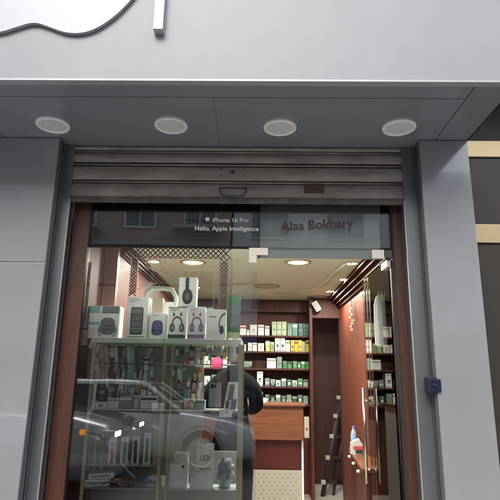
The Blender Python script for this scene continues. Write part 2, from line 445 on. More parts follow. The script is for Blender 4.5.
# ---------------------------------------------------------------- wood frame of shop front
t = thing('shopfront_frame', 'mahogany timber frame around the glass shop window and door', 'frame', (0, 0, FL))
jl0 = guL1 + .006; jl1 = gL
ztopg = 2.98
MB().box(jl0, jl1, -.03, .05, FL, ztopg, bev=.003).build('left_jamb', mahog, t)
jr0 = X(399, 340, -.02); jr1 = guR0 + 0.0
print('jambs', jl0, jl1, jr0, jr1, X(397, 340, 0), X(410, 450, 0))
MB().box(jr0, jr1 + .03, -.03, .05, FL, ztopg, bev=.003).build('right_jamb', mahog, t)
MB().box(jr0 - .012, jr0 - .001, -.035, .04, FL, ztopg).build('door_gasket', rubber, t)
MB().box(jl0, jr1 + .03, -.028, .05, ztopg + .001, ZS - .004).build('header', mahog_d, t)
zpost = Z(388, 256, 0)
MB().box(X(380.5, 230, .02), jr0 - .013, .012, .06, zpost, ztopg - .001, bev=.002).build('transom_post', mahog_d, t)
zd = Z(320, 258, 0)

# glass
t = thing('shop_window', 'tall fixed glass pane of the shop window reflecting the street', 'window', (gE, 0, FL))
MB().box(gL - .01, gE - .0015, -.006, .006, FL + .01, ztopg, GLASS).build('glass_pane', GLASS, t)
MB().box(gL, gE, -.012, .012, FL, FL + .03).build('bottom_rail', steel, t)
t = thing('transom_window', 'glass transom pane above the open glass door', 'window', (gE, 0, zd))
MB().box(gE + .0015, jr0 - .014, -.006, .006, zd, ztopg, GLASS).build('glass_pane', GLASS, t)
# patch fittings
def patch(label, rects, cap):
    t = thing('patch_fitting', label, 'glass fitting', tuple(onY(rects[0][0], rects[0][1], -.01)), 'polished glass corner fittings')
    m = MB()
    for (a0, b0, a1, b1) in rects:
        p0 = onY(a0, b1, -.014); p1 = onY(a1, b0, -.014)
        m.box(p0.x, p1.x, -.018, -.0065, p0.z, p1.z, bev=.001)
    m.build('cover_plate', cap, t)
    return t
pf = mat('satin_cover', (.72, .66, .58), .35, .35)
patch('L-shaped pale metal corner fitting where the fixed pane meets the transom', [(249, 248, 268, 255), (249, 255.2, 256.5, 262.5)], pf)
patch('small pale metal pivot fitting at the hinged corner of the door', [(372, 250, 384, 258.5)], pf)
# dark pivot housing beside
MB().box(X(384.5, 254, 0), X(397, 254, 0), -.02, .02, Z(390, 258, 0), Z(390, 251, 0), mat('dk_pivot', (.1, .09, .08), .3, .6)).build('pivot_housing', None, bpy.data.objects['shopfront_frame'])

# poster film with text
film = mat('black_film', (.010, .010, .012), .5)
MB().box(gE - .0035, gE + .0125, .0065, .05, zd + .005, ztopg, rubber).build('joint_seal', rubber, bpy.data.objects['shop_window'])
t = thing('black_poster', 'black film poster with white lettering on the top of the fixed window', 'poster', (gL, .03, Z(160, 247, .03)))
MB().box(gL - .01, gE - .003, .0068, .0105, Z(170, 248, .0), ztopg, film).build('film', film, t)
tw = mat('white_vinyl', (.8, .8, .8), .5)
p = onY(212, 222, -.008); s1 = .0069 * 500 * 0 + .046
text_mesh('iPhone 16 Pro', 0.0465, tw, 'lettering', t, (p.x, -.0072, p.z), offset=.0004)
q = onY(207.5, 219, -.008)
ap = [(q.x + a * .038, q.z + b * .038) for a, b in smooth_poly(LOGO, 1)]
MB().prism(ap, -.0078, -.0062, tw).build('small_logo', tw, t)
p = onY(194.5, 230.3, -.008)
text_mesh('Hello, Apple Intelligence', 0.0475, tw, 'lettering', t, (p.x, -.0072, p.z), offset=.0004)
# pale film on transom + lettering
t = thing('window_lettering', 'reddish brown name lettering on the transom glass above the door', 'lettering', tuple(onY(282, 229, -.01)))
red = mat('brown_vinyl', (.05, .022, .018), .5)
p = onY(281, 230.5, -.009)
text_mesh('Alaa Bokhary', .098, red, 'large_letters', t, (p.x, -.0085, p.z), rot=(PI / 2, R(-3.5), 0), offset=.0014)
t2 = thing('transom_backing', 'pale frosted board behind the transom glass above the open door', 'panel', (gE, .08, zd))
bk = mat('frosted_board', (.55, .56, .57), .6, noise=.06, scale=5)
MB().box(gE + .01, X(380, 240, .04), .04, .046, zd + .005, ztopg, bk).build('board', bk, t2)
# open door leaf
hx = X(391, 300, 0); dw = .82; ang = R(89)
t = thing('glass_door', 'frameless glass door standing open into the shop with two long steel handles', 'door', (hx, .0, FL))
# local frame: leaf runs from hinge to -X when closed; open inward by ang
def lf_M():
    return Matrix.Translation((hx, 0, 0)) @ Matrix.Rotation(-ang, 4, 'Z')
M = lf_M()
MB().box(-dw, -.01, -.006, .006, FL + .01, zd - .005, GLASSIN, M=M).build('glass_leaf', GLASSIN, t)
MB().box(-.16, -.012, -.014, .014, zd - .055, zd - .006, M=M).build('top_patch', pf, t)
MB().box(-.16, -.012, -.014, .014, FL + .012, FL + .06, M=M).build('bottom_patch', pf, t)
hb = .10
zA, zB_ = Z(370, 484, .72), Z(366, 388, .72)
print('handle z', zA, zB_)
for s in (-1, 1):
    hm = MB().tube([M @ Vector((-dw + .08, s * .055, zA)), M @ Vector((-dw + .08, s * .055, zB_))], .0125, chrome, 12)
    for z in (zA + .1, zB_ - .1): hm.tube([M @ Vector((-dw + .08, s * .006, z)), M @ Vector((-dw + .08, s * .05, z))], .008, chrome, 8)
    hm.build('handle', chrome, t)

# sticker + lattice strips
dot = onY(217, 363, -.0075)
o = MB().lathe([(.041, 0), (.041, -.001), (.0005, -.001)], dot, mat('pink_sticker', (.75, .10, .22), .5), 32, axis='y').build('round_sticker')
tag(o, 'round pink sticker on the window glass in front of the right bay', 'sticker')
latm = mat('lattice_dark', (.10, .062, .055), .55, noise=.15)
latb = mat('lattice_pale', (.30, .24, .22), .6)
def lattice(name, label, px0, py0, px1, py1, y=.05, cell=.034):
    a = onY(px0, py1, y); b = onY(px1, py0, y)
    x0, x1, z0, z1 = a.x, b.x, a.z, b.z
    t = thing(name, label, 'lattice', (x0, y, z0), 'dark lattice border strips behind the glass')
    m = MB(); w_ = .0085
    vert = (z1 - z0) > (x1 - x0)
    L = (z1 - z0) if vert else (x1 - x0); W = (x1 - x0) if vert else (z1 - z0)
    n = max(2, round(L / W)); st = L / n
    for i in range(2 * n - 1):
        for dg in (0, 1):
            u0, u1 = (i * st / 2, (i / 2 + 1) * st); v0, v1 = (0, W) if dg == 0 else (W, 0)
            def P(u, v): return Vector((x0 + v, y, z0 + u)) if vert else Vector((x0 + u, y, z0 + v))
            p, q = P(u0, v0), P(u1, v1); d = (q - p).normalized(); nn = Vector((-d.z, 0, d.x)) * w_ / 2
            yy = Vector((0, .003 if dg else 0, 0)); th = Vector((0, .003, 0))
            vs = [p + nn + yy, q + nn + yy, q - nn + yy, p - nn + yy]
            vs += [v + th for v in vs]
            m.add(vs, [(0, 1, 2, 3), (7, 6, 5, 4), (0, 4, 5, 1), (1, 5, 6, 2), (2, 6, 7, 3), (3, 7, 4, 0)])
            # little rosette
        cc = (Vector((x0 + W / 2, y, z0 + (i + .5) * st)) if vert else Vector((x0 + (i + .5) * st, y, z0 + W / 2)))
        if i < n: m.lathe([(.010, 0), (.010, -.002), (.0005, -.002)], cc, None, 8, axis='y', smooth=False)
    m.build('grille', latm, t)
    e = MB()
    if vert: e.box(x0 - .004, x0, y, y + .006, z0, z1); e.box(x1, x1 + .004, y, y + .006, z0, z1)
    else: e.box(x0, x1, y, y + .006, z0 - .004, z0); e.box(x0, x1, y, y + .006, z1, z1 + .004)
    e.build('edge_bead', latb, t)
lattice('lattice_strip', 'dark crisscross lattice strip running across the top of the window display', 130, 248.5, 231, 257.5)
lattice('lattice_strip', 'vertical dark lattice strip hugging the left mahogany jamb', 79, 262, 91.5, 343)
lattice('lattice_strip', 'vertical dark lattice strip above the tall white speaker carton', 129, 259, 138, 296, y=.055)
lattice('lattice_strip', 'vertical dark lattice strip above the headset carton', 219, 259, 228, 309, y=.055)

# ---------------------------------------------------------------- interior shell
xiL, xiR, yB, ZC = -1.13, 1.07, 3.1, 2.62
slab('shop_floor', -1.6, 1.6, .06, 4.3, -.14, FL, mat('floor_tile', (.42, .38, .32), .25, noise=.1, scale=5))
o = MB().box(-1.6, 1.6, .09, 4.3, ZC, ZC + .1, ceil_m).build('shop_ceiling'); struct(o)
def wall(name, label, m, *b):
    o = MB().box(*b, m).build(name); tag(o, label, 'wall'); return o
wall('side_wall', 'reddish wood panelled left side wall inside the shop', mahog_in, xiL - .1, xiL, .46, 4.3, FL, ZC)
wall('side_wall', 'narrow mahogany cheek at the left end of the window display', mahog_in, gL - .03, gL + .0, .055, .399, FL, ZC)
wall('partition', 'pinkish brown wood panel behind the left end of the window display', pinkw, gL - .05, xiL + .0, .40, .459, FL, ZC)
xr1 = 1.07
# right wall: far plain orange part, near part recessed for shelves
yfar = (onX(366, 380, xiR).y)
print('right wall: shelves start y', yfar, 'end corner', onX(343, 380, xiR).y)
wall('side_wall', 'orange wood panelled stretch of the right side wall beside the passage', orange_w, xiR, xiR + .5, yfar, yB - .001, FL, ZC)
wall('side_wall', 'dark wood stretch of the right side wall beside the open glass door', mahog_d, xiR + .002, xiR + .4, .06, yfar - .001, FL, ZC)
# back wall with passage
yS = 3.45
pdx0, pdx1 = X(313, 400, yB), X(343, 400, yB)
zpt = Z(328, 318, yB)
sx1 = X(310, 380, yB)
print('passage', pdx0, pdx1, zpt)
m = MB().box(pdx0 - .0, xiR, yB, yB + .1, zpt, ZC, mahog_in); m.build('back_wall'); tag(bpy.data.objects['back_wall'], 'mahogany wall above the dark passage opening at the back', 'wall')
wall('partition', 'narrow mahogany post between the lit shelves and the passage', mahog_in, sx1, pdx0, yB - .05, yS + .1, FL, ZC - .001)
wall('partition', 'mahogany strip to the right of the passage opening', mahog_in, pdx1, xiR - .001, yB, yB + .1, FL, zpt - .001)
wall('back_wall', 'dark wood wall closing the far end of the passage', mahog_d, pdx0 - .01, 1.6, 4.1, 4.2, FL, ZC - .001)
wall('back_wall', 'mahogany back wall carrying the lit product shelves', mahog_in, xiL, sx1 - .001, yS, yS + .1, FL, ZC - .001)
# cornice on right and left and back
cor = mat('cornice_gold_edge', (.22, .16, .10), .5, .0)
def cornice(name, label, x, s, y0, y1, k=1.0):
    t = thing(name, label, 'cornice', (x, y0, ZC - .15), 'dark wood cornices with pale lines')
    m = MB()
    for i, (w_, h0, h1) in enumerate(((.17, 0, .035), (.12, .036, .07), (.07, .071, .11), (.03, .111, .16))):
        m.box(x, x + s * w_ * k, y0, y1, ZC - .002 - h1 * k, ZC - .002 - h0 * k)
    m.build('moulding', mat('cornice_wood', (.05, .016, .011), .8, noise=.2, spec=.15), t)
    for w_, h in ((.171, .036), (.121, .071), (.071, .111)):
        MB().box(x + s * (w_ * k - .004), x + s * (w_ * k + .002), y0, y1, ZC - .002 - h * k - .004, ZC - .002 - h * k + .002).build('pale_bead', cor, t)
cornice('cornice', 'stepped dark cornice with pale lines along the right wall', xiR + .0, -1, .3, yB - .01, .85)
cornice('cornice', 'stepped cornice with pale lines along the left wall', xiL, 1, .47, yS - .01, .5)
o = MB().box(xiL + .18, sx1 - .001, yS - .14, yS - .001, ZC - .17, ZC - .003, mahog_d).build('pelmet'); tag(o, 'dark wood pelmet over the lit back shelves', 'pelmet')
# ceiling relief mouldings
def ceil_mould(label, pts):
    t = thing('ceiling_moulding', label, 'moulding', tuple(onZ(*pts[0], ZC)), 'raised plaster lines on the shop ceiling')
    m = MB()
    P = [onZ(a, b, ZC - .006) for a, b in pts]
    m.tube(P, .018, ceil_m, 8); P2 = [p + Vector((.06, -.02, .002)) for p in P]; m.tube(P2, .010, ceil_m, 8)
    m.build('relief', ceil_m, t)
ceil_mould('raised plaster line stepping down the right of the shop ceiling', [(346, 262), (334, 272), (322, 284), (316, 288), (302, 289), (294, 291), (290, 294)])
ceil_mould('raised plaster line crossing the ceiling behind the door fitting', [(285, 294), (262, 292), (240, 290), (225, 289)])
ceil_mould('raised plaster line over the left of the window display', [(140, 262), (160, 272), (180, 282), (195, 292), (225, 290)])
# ceiling downlights
lamp_on = mat('lamp_lit', (1, 1, 1), .5, emit=(1, .93, .78), estr=9.0)
lampring = mat('lamp_ring_gold', (.6, .55, .4), .3, .6)
def downlight(px, py, label, lit=True, r=.05, w=8.5):
    p = onZ(px, py, ZC)
    t = thing('ceiling_light', label, 'ceiling light', (p.x, p.y, ZC), 'recessed lights in the shop ceiling')
    MB().lathe([(r * 1.25, 0), (r * 1.25, -.006), (r, -.010), (r * .98, -.003)], p, lampring, 28).build('trim_ring', lampring if lit else mat('ring_dim', (.3, .28, .2), .4, .3), t)
    MB().lathe([(r * .97, -.005), (.0005, -.005)], p, lamp_on, 24).build('lamp_disc', (lamp_on if r < .09 else mat('lamp_soft', (.6, .58, .45), .5, emit=(1, .95, .75), estr=.45)) if lit else mat('lamp_dim', (.45, .43, .33), .4, noise=.3, scale=40), t)
    if lit:
        ld = bpy.data.lights.new('downlight', 'AREA'); ld.shape = 'DISK'; ld.size = r * 1.8; ld.energy = w; ld.color = (1, .98, .84)
        lo = bpy.data.objects.new('downlight', ld); C.objects.link(lo); lo.parent = t; lo.location = (0, 0, -.02)
    return t
downlight(344, 279, 'bright recessed ceiling light nearer to the right cornice, middle of the row', w=5)
downlight(330, 291, 'bright recessed ceiling light nearest the passage')
downlight(352, 263, 'bright recessed ceiling light just inside the door head, beside the cornice', w=3)
downlight(262, 302, 'small bright ceiling light above the back shelves, beside the glass edge', r=.04)
downlight(154, 261, 'bright recessed ceiling light at the left, above the tall speaker carton', w=2.5)
downlight(196, 287, 'bright recessed ceiling light behind the topmost headphone carton')
downlight(298, 262, 'round ceiling ring near the glass transom, with a softly glowing centre', True, .1, 25)
downlight(267, 286, 'faint unlit round ceiling ring beside the glass edge', False, .12)
downlight(318, 297, 'faint unlit round ceiling ring near the small wall speaker', False, .12)
downlight(193, 262, 'round ceiling ring above the window display, softly glowing', True, .1, 25)

# wall speaker, hanging star string
p = onY(316.5, 306, yB - .08)
t = thing('wall_speaker', 'small white wall speaker tilted above the passage corner', 'speaker', tuple(p))
Ms = Matrix.Translation(p) @ Euler((R(20), R(-28), R(-20))).to_matrix().to_4x4()
MB().box(-.035, .035, -.045, .045, -.065, .065, bev=.008, M=Ms).build('body', white_c, t)
MB().box(-.028, .028, -.0475, -.0455, -.055, .055, M=Ms).build('grille', grey_c, t)
px_, py_ = 350, 300
t = thing('hanging_ornament', 'string of pale star charms hanging on the wall beside the passage', 'ornament', tuple(onX(351, 300, xiR - .03)))
p0 = onX(351, 299, xiR - .03); pts = [p0 + Vector((.008 * math.sin(i), .0, -i * .034)) for i in range(11)]
MB().tube(pts, .003, steel, 6).build('string', blackpl, t)
for i in range(3, 11):
    q = pts[i] + Vector((random.uniform(-.02, .02), 0, 0)); st = []
    for k in range(10):
        a = k * PI / 5 + i; rr = .022 if k % 2 == 0 else .009; st.append((q.x + rr * math.cos(a), q.z + rr * math.sin(a)))
    MB().prism(st, q.y - .004, q.y + .002).build('star_charm', mat('charm_silver', (.7, .66, .55), .3, .6), t)

# ladder in passage
t = thing('ladder', 'dark ladder leaning in the passage with pale step ends', 'ladder', tuple(onY(319, 498, 3.5)))
lm = mat('ladder_brown', (.035, .018, .014), .5, noise=.1)
a0, a1 = onY(322, 500, 3.35), onY(342, 388, 3.9)
off = Vector((.14, .06, 0))
MB().tube([a0, a1], .032, lm, 6).build('rail', lm, t)
MB().tube([a0 + off, a1 + off], .020, lm, 6).build('rail', lm, t)
for (py) in (399, 419, 440, 461, 484):
    u = (500 - py) / 112; q = a0.lerp(a1, u)
    MB().box(q.x, q.x + .14, q.y - .03, q.y + .08, q.z - .012, q.z + .012).build('step', lm, t)
    MB().box(q.x - .055, q.x + .0, q.y - .045, q.y - .01, q.z - .02, q.z + .03, bev=.004).build('step_end', mat('step_end_pale', (.55, .5, .43), .5), t)

# back shelves
shelf_y = [335.5, 351.5, 368.5, 386.5, 404.0]
t = thing('shelf_unit', 'dark wood wall shelving with five rows of packaged goods at the back of the shop', 'shelves', (xiL, yS - .2, FL))
yf = yS - .28
for sy in shelf_y:
    z = Z(285, sy, yf)
    MB().box(xiL + .02, sx1 - .003, yf, yS - .002, z - .022, z - .001, mahog_in).build('shelf', mahog_in, t)
led = mat('shelf_led', (1, 1, 1), .5, emit=(.9, 1, .93), estr=4.0)
names = ['top', 'second', 'third', 'fourth', 'bottom']
ordn = ['first', 'second', 'third', 'fourth', 'fifth', 'sixth', 'seventh', 'eighth', 'ninth', 'tenth', 'eleventh', 'twelfth', 'thirteenth', 'fourteenth', 'fifteenth', 'sixteenth', 'seventeenth', 'eighteenth', 'nineteenth', 'twentieth']
PAL = {
    'white': white_c, 'pale green': col('pale_green_card', (.50, .62, .42)), 'teal': col('teal_card', (.12, .27, .23)), 'dark teal': col('dark_teal_card', (.06, .13, .11)),
    'yellow': col('yellow_card', (.62, .46, .06)), 'lime': col('lime_card', (.50, .56, .24)), 'green': col('green_card', (.07, .24, .09)), 'black': col('black_card', (.03, .035, .035)),
    'grey green': col('grey_green_card', (.22, .30, .26)), 'red': col('red_card', (.48, .07, .06)), 'blue': col('blue_card', (.10, .14, .42)), 'pink': col('pink_card', (.50, .31, .33)),
    'lilac': col('lilac_card', (.38, .31, .46)), 'grey': grey_c, 'beige': col('beige_card', (.50, .44, .34)), 'cyan': col('cyan_card', (.30, .52, .49)), 'brown': col('brown_card', (.2, .1, .07)),
}
def product(x0, x1, z0, z1, y0, y1, main, accent, style, label, group, cat='box', name='product_box'):
    """one small package: carton body plus printed band / picture / hang tab as geometry on its face"""
    o = MB(); h = z1 - z0; w_ = x1 - x0
    if style == 'blister':
        o.box(x0, x1, y0 + .012, y0 + .016, z0, z1, PAL[main])
        o.box(x0 + w_ * .12, x1 - w_ * .12, y0, y0 + .0118, z0 + h * .08, z0 + h * .62, PAL[accent], bev=.004)
        o.box(x0 + w_ * .36, x1 - w_ * .36, y0 + .012, y0 + .016, z1, z1 + .012, PAL[main])
    else:
        o.box(x0, x1, y0, y1, z0, z1, PAL[main], bev=min(.003, w_ * .05))
        if style == 'band':
            o.box(x0 + .0005, x1 - .0005, y0 - .001, y0 - .0002, z0 + h * .68, z0 + h * .88, PAL[accent])
            o.box(x0 + w_ * .15, x1 - w_ * .35, y0 - .001, y0 - .0002, z0 + h * .45, z0 + h * .5, PAL['grey'])
        elif style == 'picture':
            cx, cz, rr = (x0 + x1) / 2, z0 + h * .42, min(w_, h) * .27
            pts = [(cx + rr * math.cos(a) * .9, cz + rr * math.sin(a) * 1.25) for a in [k * PI / 6 for k in range(12)]]
            q_ = random.random()
            if q_ < .35: o.prism(pts, y0 - .001, y0 - .0002, PAL[accent])
            elif q_ < .7:
                o.box(cx - rr * .9, cx + rr * .7, y0 - .001, y0 - .0002, cz - rr, cz + rr * 1.1, PAL[accent]); o.box(cx - rr * .5, cx + rr * .4, y0 - .0018, y0 - .0011, cz - rr * .6, cz + rr * .2, PAL[main])
            else:
                for sg in (-1, 1): o.prism([(cx + sg * rr * .7 + (a - cx) * .6, cz + (b - cz) * .6) for a, b in pts], y0 - .001, y0 - .0002, PAL[accent])
            o.box(x0 + w_ * .1, x1 - w_ * .1, y0 - .001, y0 - .0002, z0 + h * .05, z0 + h * .1, PAL[random.choice(['grey', 'black', 'yellow', 'blue', 'red'])])
            o.box(x0 + w_ * .15, x0 + w_ * .7, y0 - .001, y0 - .0002, z0 + h * .82, z0 + h * .88, PAL['grey'])
        elif style == 'split':
            o.box(x0 + .001, x1 - .001, y0 - .001, y0 - .0002, z0 + .001, z0 + h * .38, PAL[accent])
            o.box(x0 + w_ * .2, x1 - w_ * .2, y0 - .0018, y0 - .0011, z0 + h * .15, z0 + h * .75, PAL['grey green'])
    ob = o.build(name, None, None, origin=(x0, y0, z0), fix=True)
    return tag(ob, label, cat, group)
rows = [
    [(240, 246, 326, 'white', 'red', 'band'), (246.5, 249.5, 330, 'white', 'grey', 'band'), (250, 257, 325, 'white', 'grey', 'picture'), (258, 264, 325, 'white', 'grey', 'band'), (265, 269.5, 326, 'white', 'grey', 'band'),
     (272, 276.5, 321.5, 'pale green', 'teal', 'picture'), (277, 281.5, 321.5, 'pale green', 'teal', 'picture'), (282, 286.5, 321.5, 'pale green', 'teal', 'picture'),
     (287.5, 292, 323, 'teal', 'grey green', 'split'), (292.5, 297.5, 323, 'teal', 'white', 'band'), (298.5, 303, 323, 'dark teal', 'grey green', 'picture'), (303.5, 308.5, 323, 'dark teal', 'teal', 'band')],
    [(240, 246, 345, 'white', 'grey', 'band'), (248, 252, 343, 'white', 'grey', 'picture'), (252.5, 257, 343, 'white', 'beige', 'band'), (258, 264, 343.5, 'white', 'grey', 'picture'),
     (265.5, 270, 341, 'lime', 'white', 'band'), (270.5, 274, 342, 'lime', 'yellow', 'split'), (275, 280, 338, 'white', 'dark teal', 'picture'), (280.5, 285, 338, 'white', 'black', 'picture'), (285.5, 290, 340, 'white', 'grey green', 'band'),
     (290.8, 294.3, 340, 'yellow', 'black', 'picture'), (294.8, 298, 340, 'yellow', 'brown', 'band'), (298.4, 302, 340, 'yellow', 'black', 'picture'), (302.4, 305.6, 341, 'grey', 'yellow', 'band'), (306, 309, 340, 'yellow', 'black', 'band')],
    [(240, 252, 362, 'grey', 'black', 'split'), (267, 276, 358.5, 'white', 'grey', 'band'), (277, 282, 357, 'grey green', 'teal', 'picture'), (283, 287, 361, 'green', 'dark teal', 'picture'), (287.5, 292, 362, 'green', 'black', 'band'),
     (293, 297, 361, 'green', 'grey green', 'picture'), (297.5, 301, 362, 'dark teal', 'white', 'picture'), (301.5, 305, 361, 'green', 'white', 'band'), (305.5, 309, 361.5, 'green', 'black', 'picture')],
    [(257, 263, 368 + 4, 'white', 'black', 'picture')] + [(265 + i * 5.5, 269.6 + i * 5.5, 378.5 + (i % 3), ['grey green', 'grey', 'white', 'grey green', 'dark teal', 'white', 'green', 'grey'][i], ['white', 'black', 'green', 'white', 'white', 'grey', 'white', 'black'][i], ['picture', 'split', 'picture', 'band'][i % 4]) for i in range(8)],
    [(265 + i * 5.5, 269.6 + i * 5.5, 395 + (i % 2), ['dark teal', 'black', 'grey green', 'dark teal', 'grey green', 'black', 'dark teal', 'grey green'][i], ['white', 'grey', 'white', 'grey'][i % 4], ['picture', 'split', 'band'][i % 3]) for i in range(8)],
]
for r, row in enumerate(rows):
    ex = []; px = 204.0
    while px < row[0][0] - 6:
        w_ = random.uniform(4.5, 7); ex.append((px, px + w_, shelf_y[r] - random.uniform(8, 13), random.choice(['white', 'white', 'white', 'pale green', 'grey green']), random.choice(['grey', 'teal', 'green']), random.choice(['band', 'picture']))); px += w_ + .8
    row[:0] = ex
    for i, (a, b, ty, mn, ac, stl) in enumerate(row):
        yy = yf + .03
        p0 = onY(a, shelf_y[r], yy); p1 = onY(b, ty, yy); zz0 = Z(285, shelf_y[r], yf)
        product(p0.x, p1.x, zz0, zz0 + (p1.z - p0.z), yy + random.uniform(0, .02), yy + .16, mn, ac, stl,
                f'{mn} package, {ordn[i]} from the left on the {names[r]} back shelf', 'packages on the lit back shelves')
# small shelf beside desk
p0 = onY(304.5, 438, 2.9); p1 = onY(309, 417, 2.9)
product(p0.x, p1.x, p0.z, p1.z, 2.9, 2.95, 'beige', 'brown', 'picture', 'beige package standing just right of the orange desk panel', 'packages on the lit back shelves')

# reception desk
t = thing('reception_desk', 'orange wood reception desk with dark red recess and perforated lower panel', 'desk', (X(280, 440, 1.5), 1.5, FL))
yd = 1.5
dx0, dx1 = X(238, 420, yd), X(303.5, 420, yd)
z1 = Z(280, 406.5, yd); z2 = Z(280, 440, yd); z3 = Z(280, 470, yd + .1)
MB().box(dx0, dx1, yd, yd + .025, z2, z1, bev=.002).build('front_panel', orange_h, t)
MB().box(dx0 - .01, dx1 + .02, yd - .012, yd + .5, z1 + .001, z1 + .022, bev=.002).build('desk_top', orange_h, t)
MB().box(dx0, dx1 - .02, yd + .10, yd + .12, FL, z2 + .05).build('recess_panel', mat('recess_red', (.15, .028, .018), .45, noise=.15, scale=6), t)
MB().box(dx1 - .018, dx1 - .001, yd + .026, yd + .5, FL, z1).build('side_panel', white_p, t)
MB().box(dx0, dx0 + .018, yd + .026, yd + .5, FL, z1).build('side_panel', mahog_in, t)
zp = Z(280, 470, yd + .08)
pgm = mat('perforated_beige', (.36, .33, .27), .5, noise=.06, scale=20)
m = MB().box(dx0 + .02, dx1 - .019, yd + .06, yd + .075, FL, zp, pgm)
h = m
for i in range(12):
    for j in range(16):
        x = dx0 + .05 + i * .05 + (j % 2) * .025; z = zp - .03 - j * .035
        if x > dx1 - .03: continue
        h.lathe([(.0042, -.001), (.0005, -.0012)], (x, yd + .06, z), dark, 8, axis='y', smooth=False)
h.build('perforated_panel', None, t)
p = onY(258, 402, yd + .1)
o = MB().box(p.x - .06, p.x + .08, yd + .05, yd + .15, z1 + .023, z1 + .075, PAL['red'], bev=.006).build('snack_box'); tag(o, 'red and white packet lying on the reception desk behind the person', 'packet')
MB().box(p.x + .03, p.x + .082, yd + .046, yd + .0495, z1 + .03, z1 + .07, PAL['white']).build('label', None, o)

# right side counter
zc = 1.05
t = thing('side_counter', 'orange wood counter with angled edge along the right wall', 'counter', (xiR, 1.5, FL))
A = onY(348, 448, 2.1); zc = A.z
B = onZ(371, 483, zc); B = A.lerp(B, (A.y - .93) / (A.y - B.y))
print('counter z', zc, 'A', A, 'B', B)
poly = [(A.x, A.y), (xiR + .0, A.y), (xiR + .0, B.y - .06), (B.x, B.y - .06), (B.x, B.y)]
MB().prism(poly, zc - .03, zc, axis='z').build('counter_top', orange_h, t)
poly2 = [(A.x + .03, A.y - .02), (xiR - .001, A.y - .02), (xiR - .001, B.y - .04), (B.x + .03, B.y - .04), (B.x + .03, B.y)]
MB().prism(poly2, FL, zc - .031, axis='z').build('counter_body', mahog_in, t)
for i, u in enumerate((.1, .45, .8)):
    q = Vector((A.x, A.y, 0)).lerp(Vector((B.x, B.y, 0)), u)
    MB().lathe([(.0005, -.02), (.016, -.02), (.018, 0), (.008, .004)], (q.x + .0, q.y - .02, zc - .055), None, 12).build('knob', white_c, t)
# bottle
q = onZ(352.5, 447, zc); q = A.lerp(B, .12) + Vector((.05, 0, 0))
t = thing('water_bottle', 'clear plastic water bottle with blue label standing on the side counter', 'bottle', tuple(q))
pet = mat('pet_plastic', (.30, .36, .42), .15, noise=.1, scale=30)
MB().lathe([(.0005, 0), (.028, 0), (.031, .01), (.031, .08), (.028, .09), (.031, .10), (.031, .15), (.026, .175), (.013, .20), (.012, .215)], q, pet, 20).build('body', pet, t)
MB().lathe([(.0318, .10), (.0318, .148)], q, PAL['blue'], 20).build('label', col('sky_label', (.25, .4, .7)), t)
MB().lathe([(.014, .212), (.014, .23), (.0005, .231)], q, PAL['blue'], 16).build('cap', PAL['blue'], t)
q = A.lerp(B, .55) + Vector((.06, .25, 0))
t = thing('tissue_pack', 'white tissue pack with red band and a dark end on the side counter', 'tissue pack', tuple(q))
MB().prism([(q.x - .05, zc), (q.x + .06, zc), (q.x + .06, zc + .09), (q.x + .03, zc + .14), (q.x - .045, zc + .105)], q.y - .05, q.y + .03).build('pack', mat('tissue_wrap', (.5, .5, .48), .5), t)
MB().box(q.x - .03, q.x + .061, q.y - .053, q.y - .0503, zc + .045, zc + .075, PAL['red']).build('red_band', PAL['red'], t)
MB().box(q.x - .01, q.x + .058, q.y - .054, q.y - .0503, zc + .01, zc + .04, PAL['black']).build('dark_print', PAL['black'], t)

# hanging plastic strip
t = thing('hanging_bag', 'translucent white plastic bag hanging on a cord behind the open glass door', 'bag', tuple(onY(378, 265, .35)))
bagm = bpy.data.materials.new('plastic_film'); n, l, b = nt(bagm); b.inputs['Base Color'].default_value = (.75, .78, .74, 1); b.inputs['Alpha'].default_value = .5; b.inputs['Roughness'].default_value = .4
P = [(375.5, 345), (374.5, 325), (374, 305), (376, 297), (378.5, 294), (381, 296), (384, 303), (385.5, 325), (386, 344), (381, 347)]
MB().prism([(onY(a, b, .35).x, onY(a, b, .35).z) for a, b in P], .345, .36).build('bag_film', bagm, t)
MB().tube([onY(380, 262, .35), onY(379, 280, .352), onY(378.5, 295, .352)], .003, bagm, 6).build('cord', white_c, t)

# ---------------------------------------------------------------- window display cabinet
cy0, cy1 = .10, .40
t = thing('display_cabinet', 'glass display cabinet with gold posts and white top board filling the shop window', 'cabinet', (gL, cy0, FL))
zt1 = Z(165, 338.5, cy0); zt0 = Z(165, 343.5, cy0)
xc0, xc1 = X(91, 345, cy0), X(241, 340, cy0)
xc0 = max(xc0, gL + .02)
xmid = X(163.5, 342, cy0)
MB().box(xc0, xmid - .002, cy0, cy1, zt0, zt1, bev=.002).build('top_board', white_p, t)
MB().box(xmid + .002, xc1, cy0, cy1, zt0, zt1, bev=.002).build('top_board', white_p, t)
for px, w_ in ((86.5, .022), (160.5, .024), (168.5, .014), (240, .040)):
    x = X(px, 430, cy0)
    MB().box(x - w_ / 2, x + w_ / 2, cy0 + .004, cy0 + .028, FL, zt0 - .001, bev=.002).build('post', gold, t)
MB().box(xc0, X(203, 400, cy1), cy1 - .01, cy1, FL, zt0 - .002).build('back_panel', mat('back_grey', (.34, .32, .30), .6, noise=.1), t)
MB().box(X(203, 400, cy1), xc1, cy1 - .01, cy1, FL, zt0 - .75).build('back_panel', MATS['back_grey'], t)
def gshelf(py, x0=xc0, x1=xc1):
    z = Z(165, py, cy0 + .03)
    MB().box(x0, x1, cy0 + .03, cy1 - .012, z - .006, z).build('glass_shelf', mat('shelf_glass', (.42, .5, .46), .12, noise=.05), t)
    return z
zA1 = gshelf(410, xc0, X(243, 410, .13)); zA2 = gshelf(466, xc0, xmid); zA3 = gshelf(489)
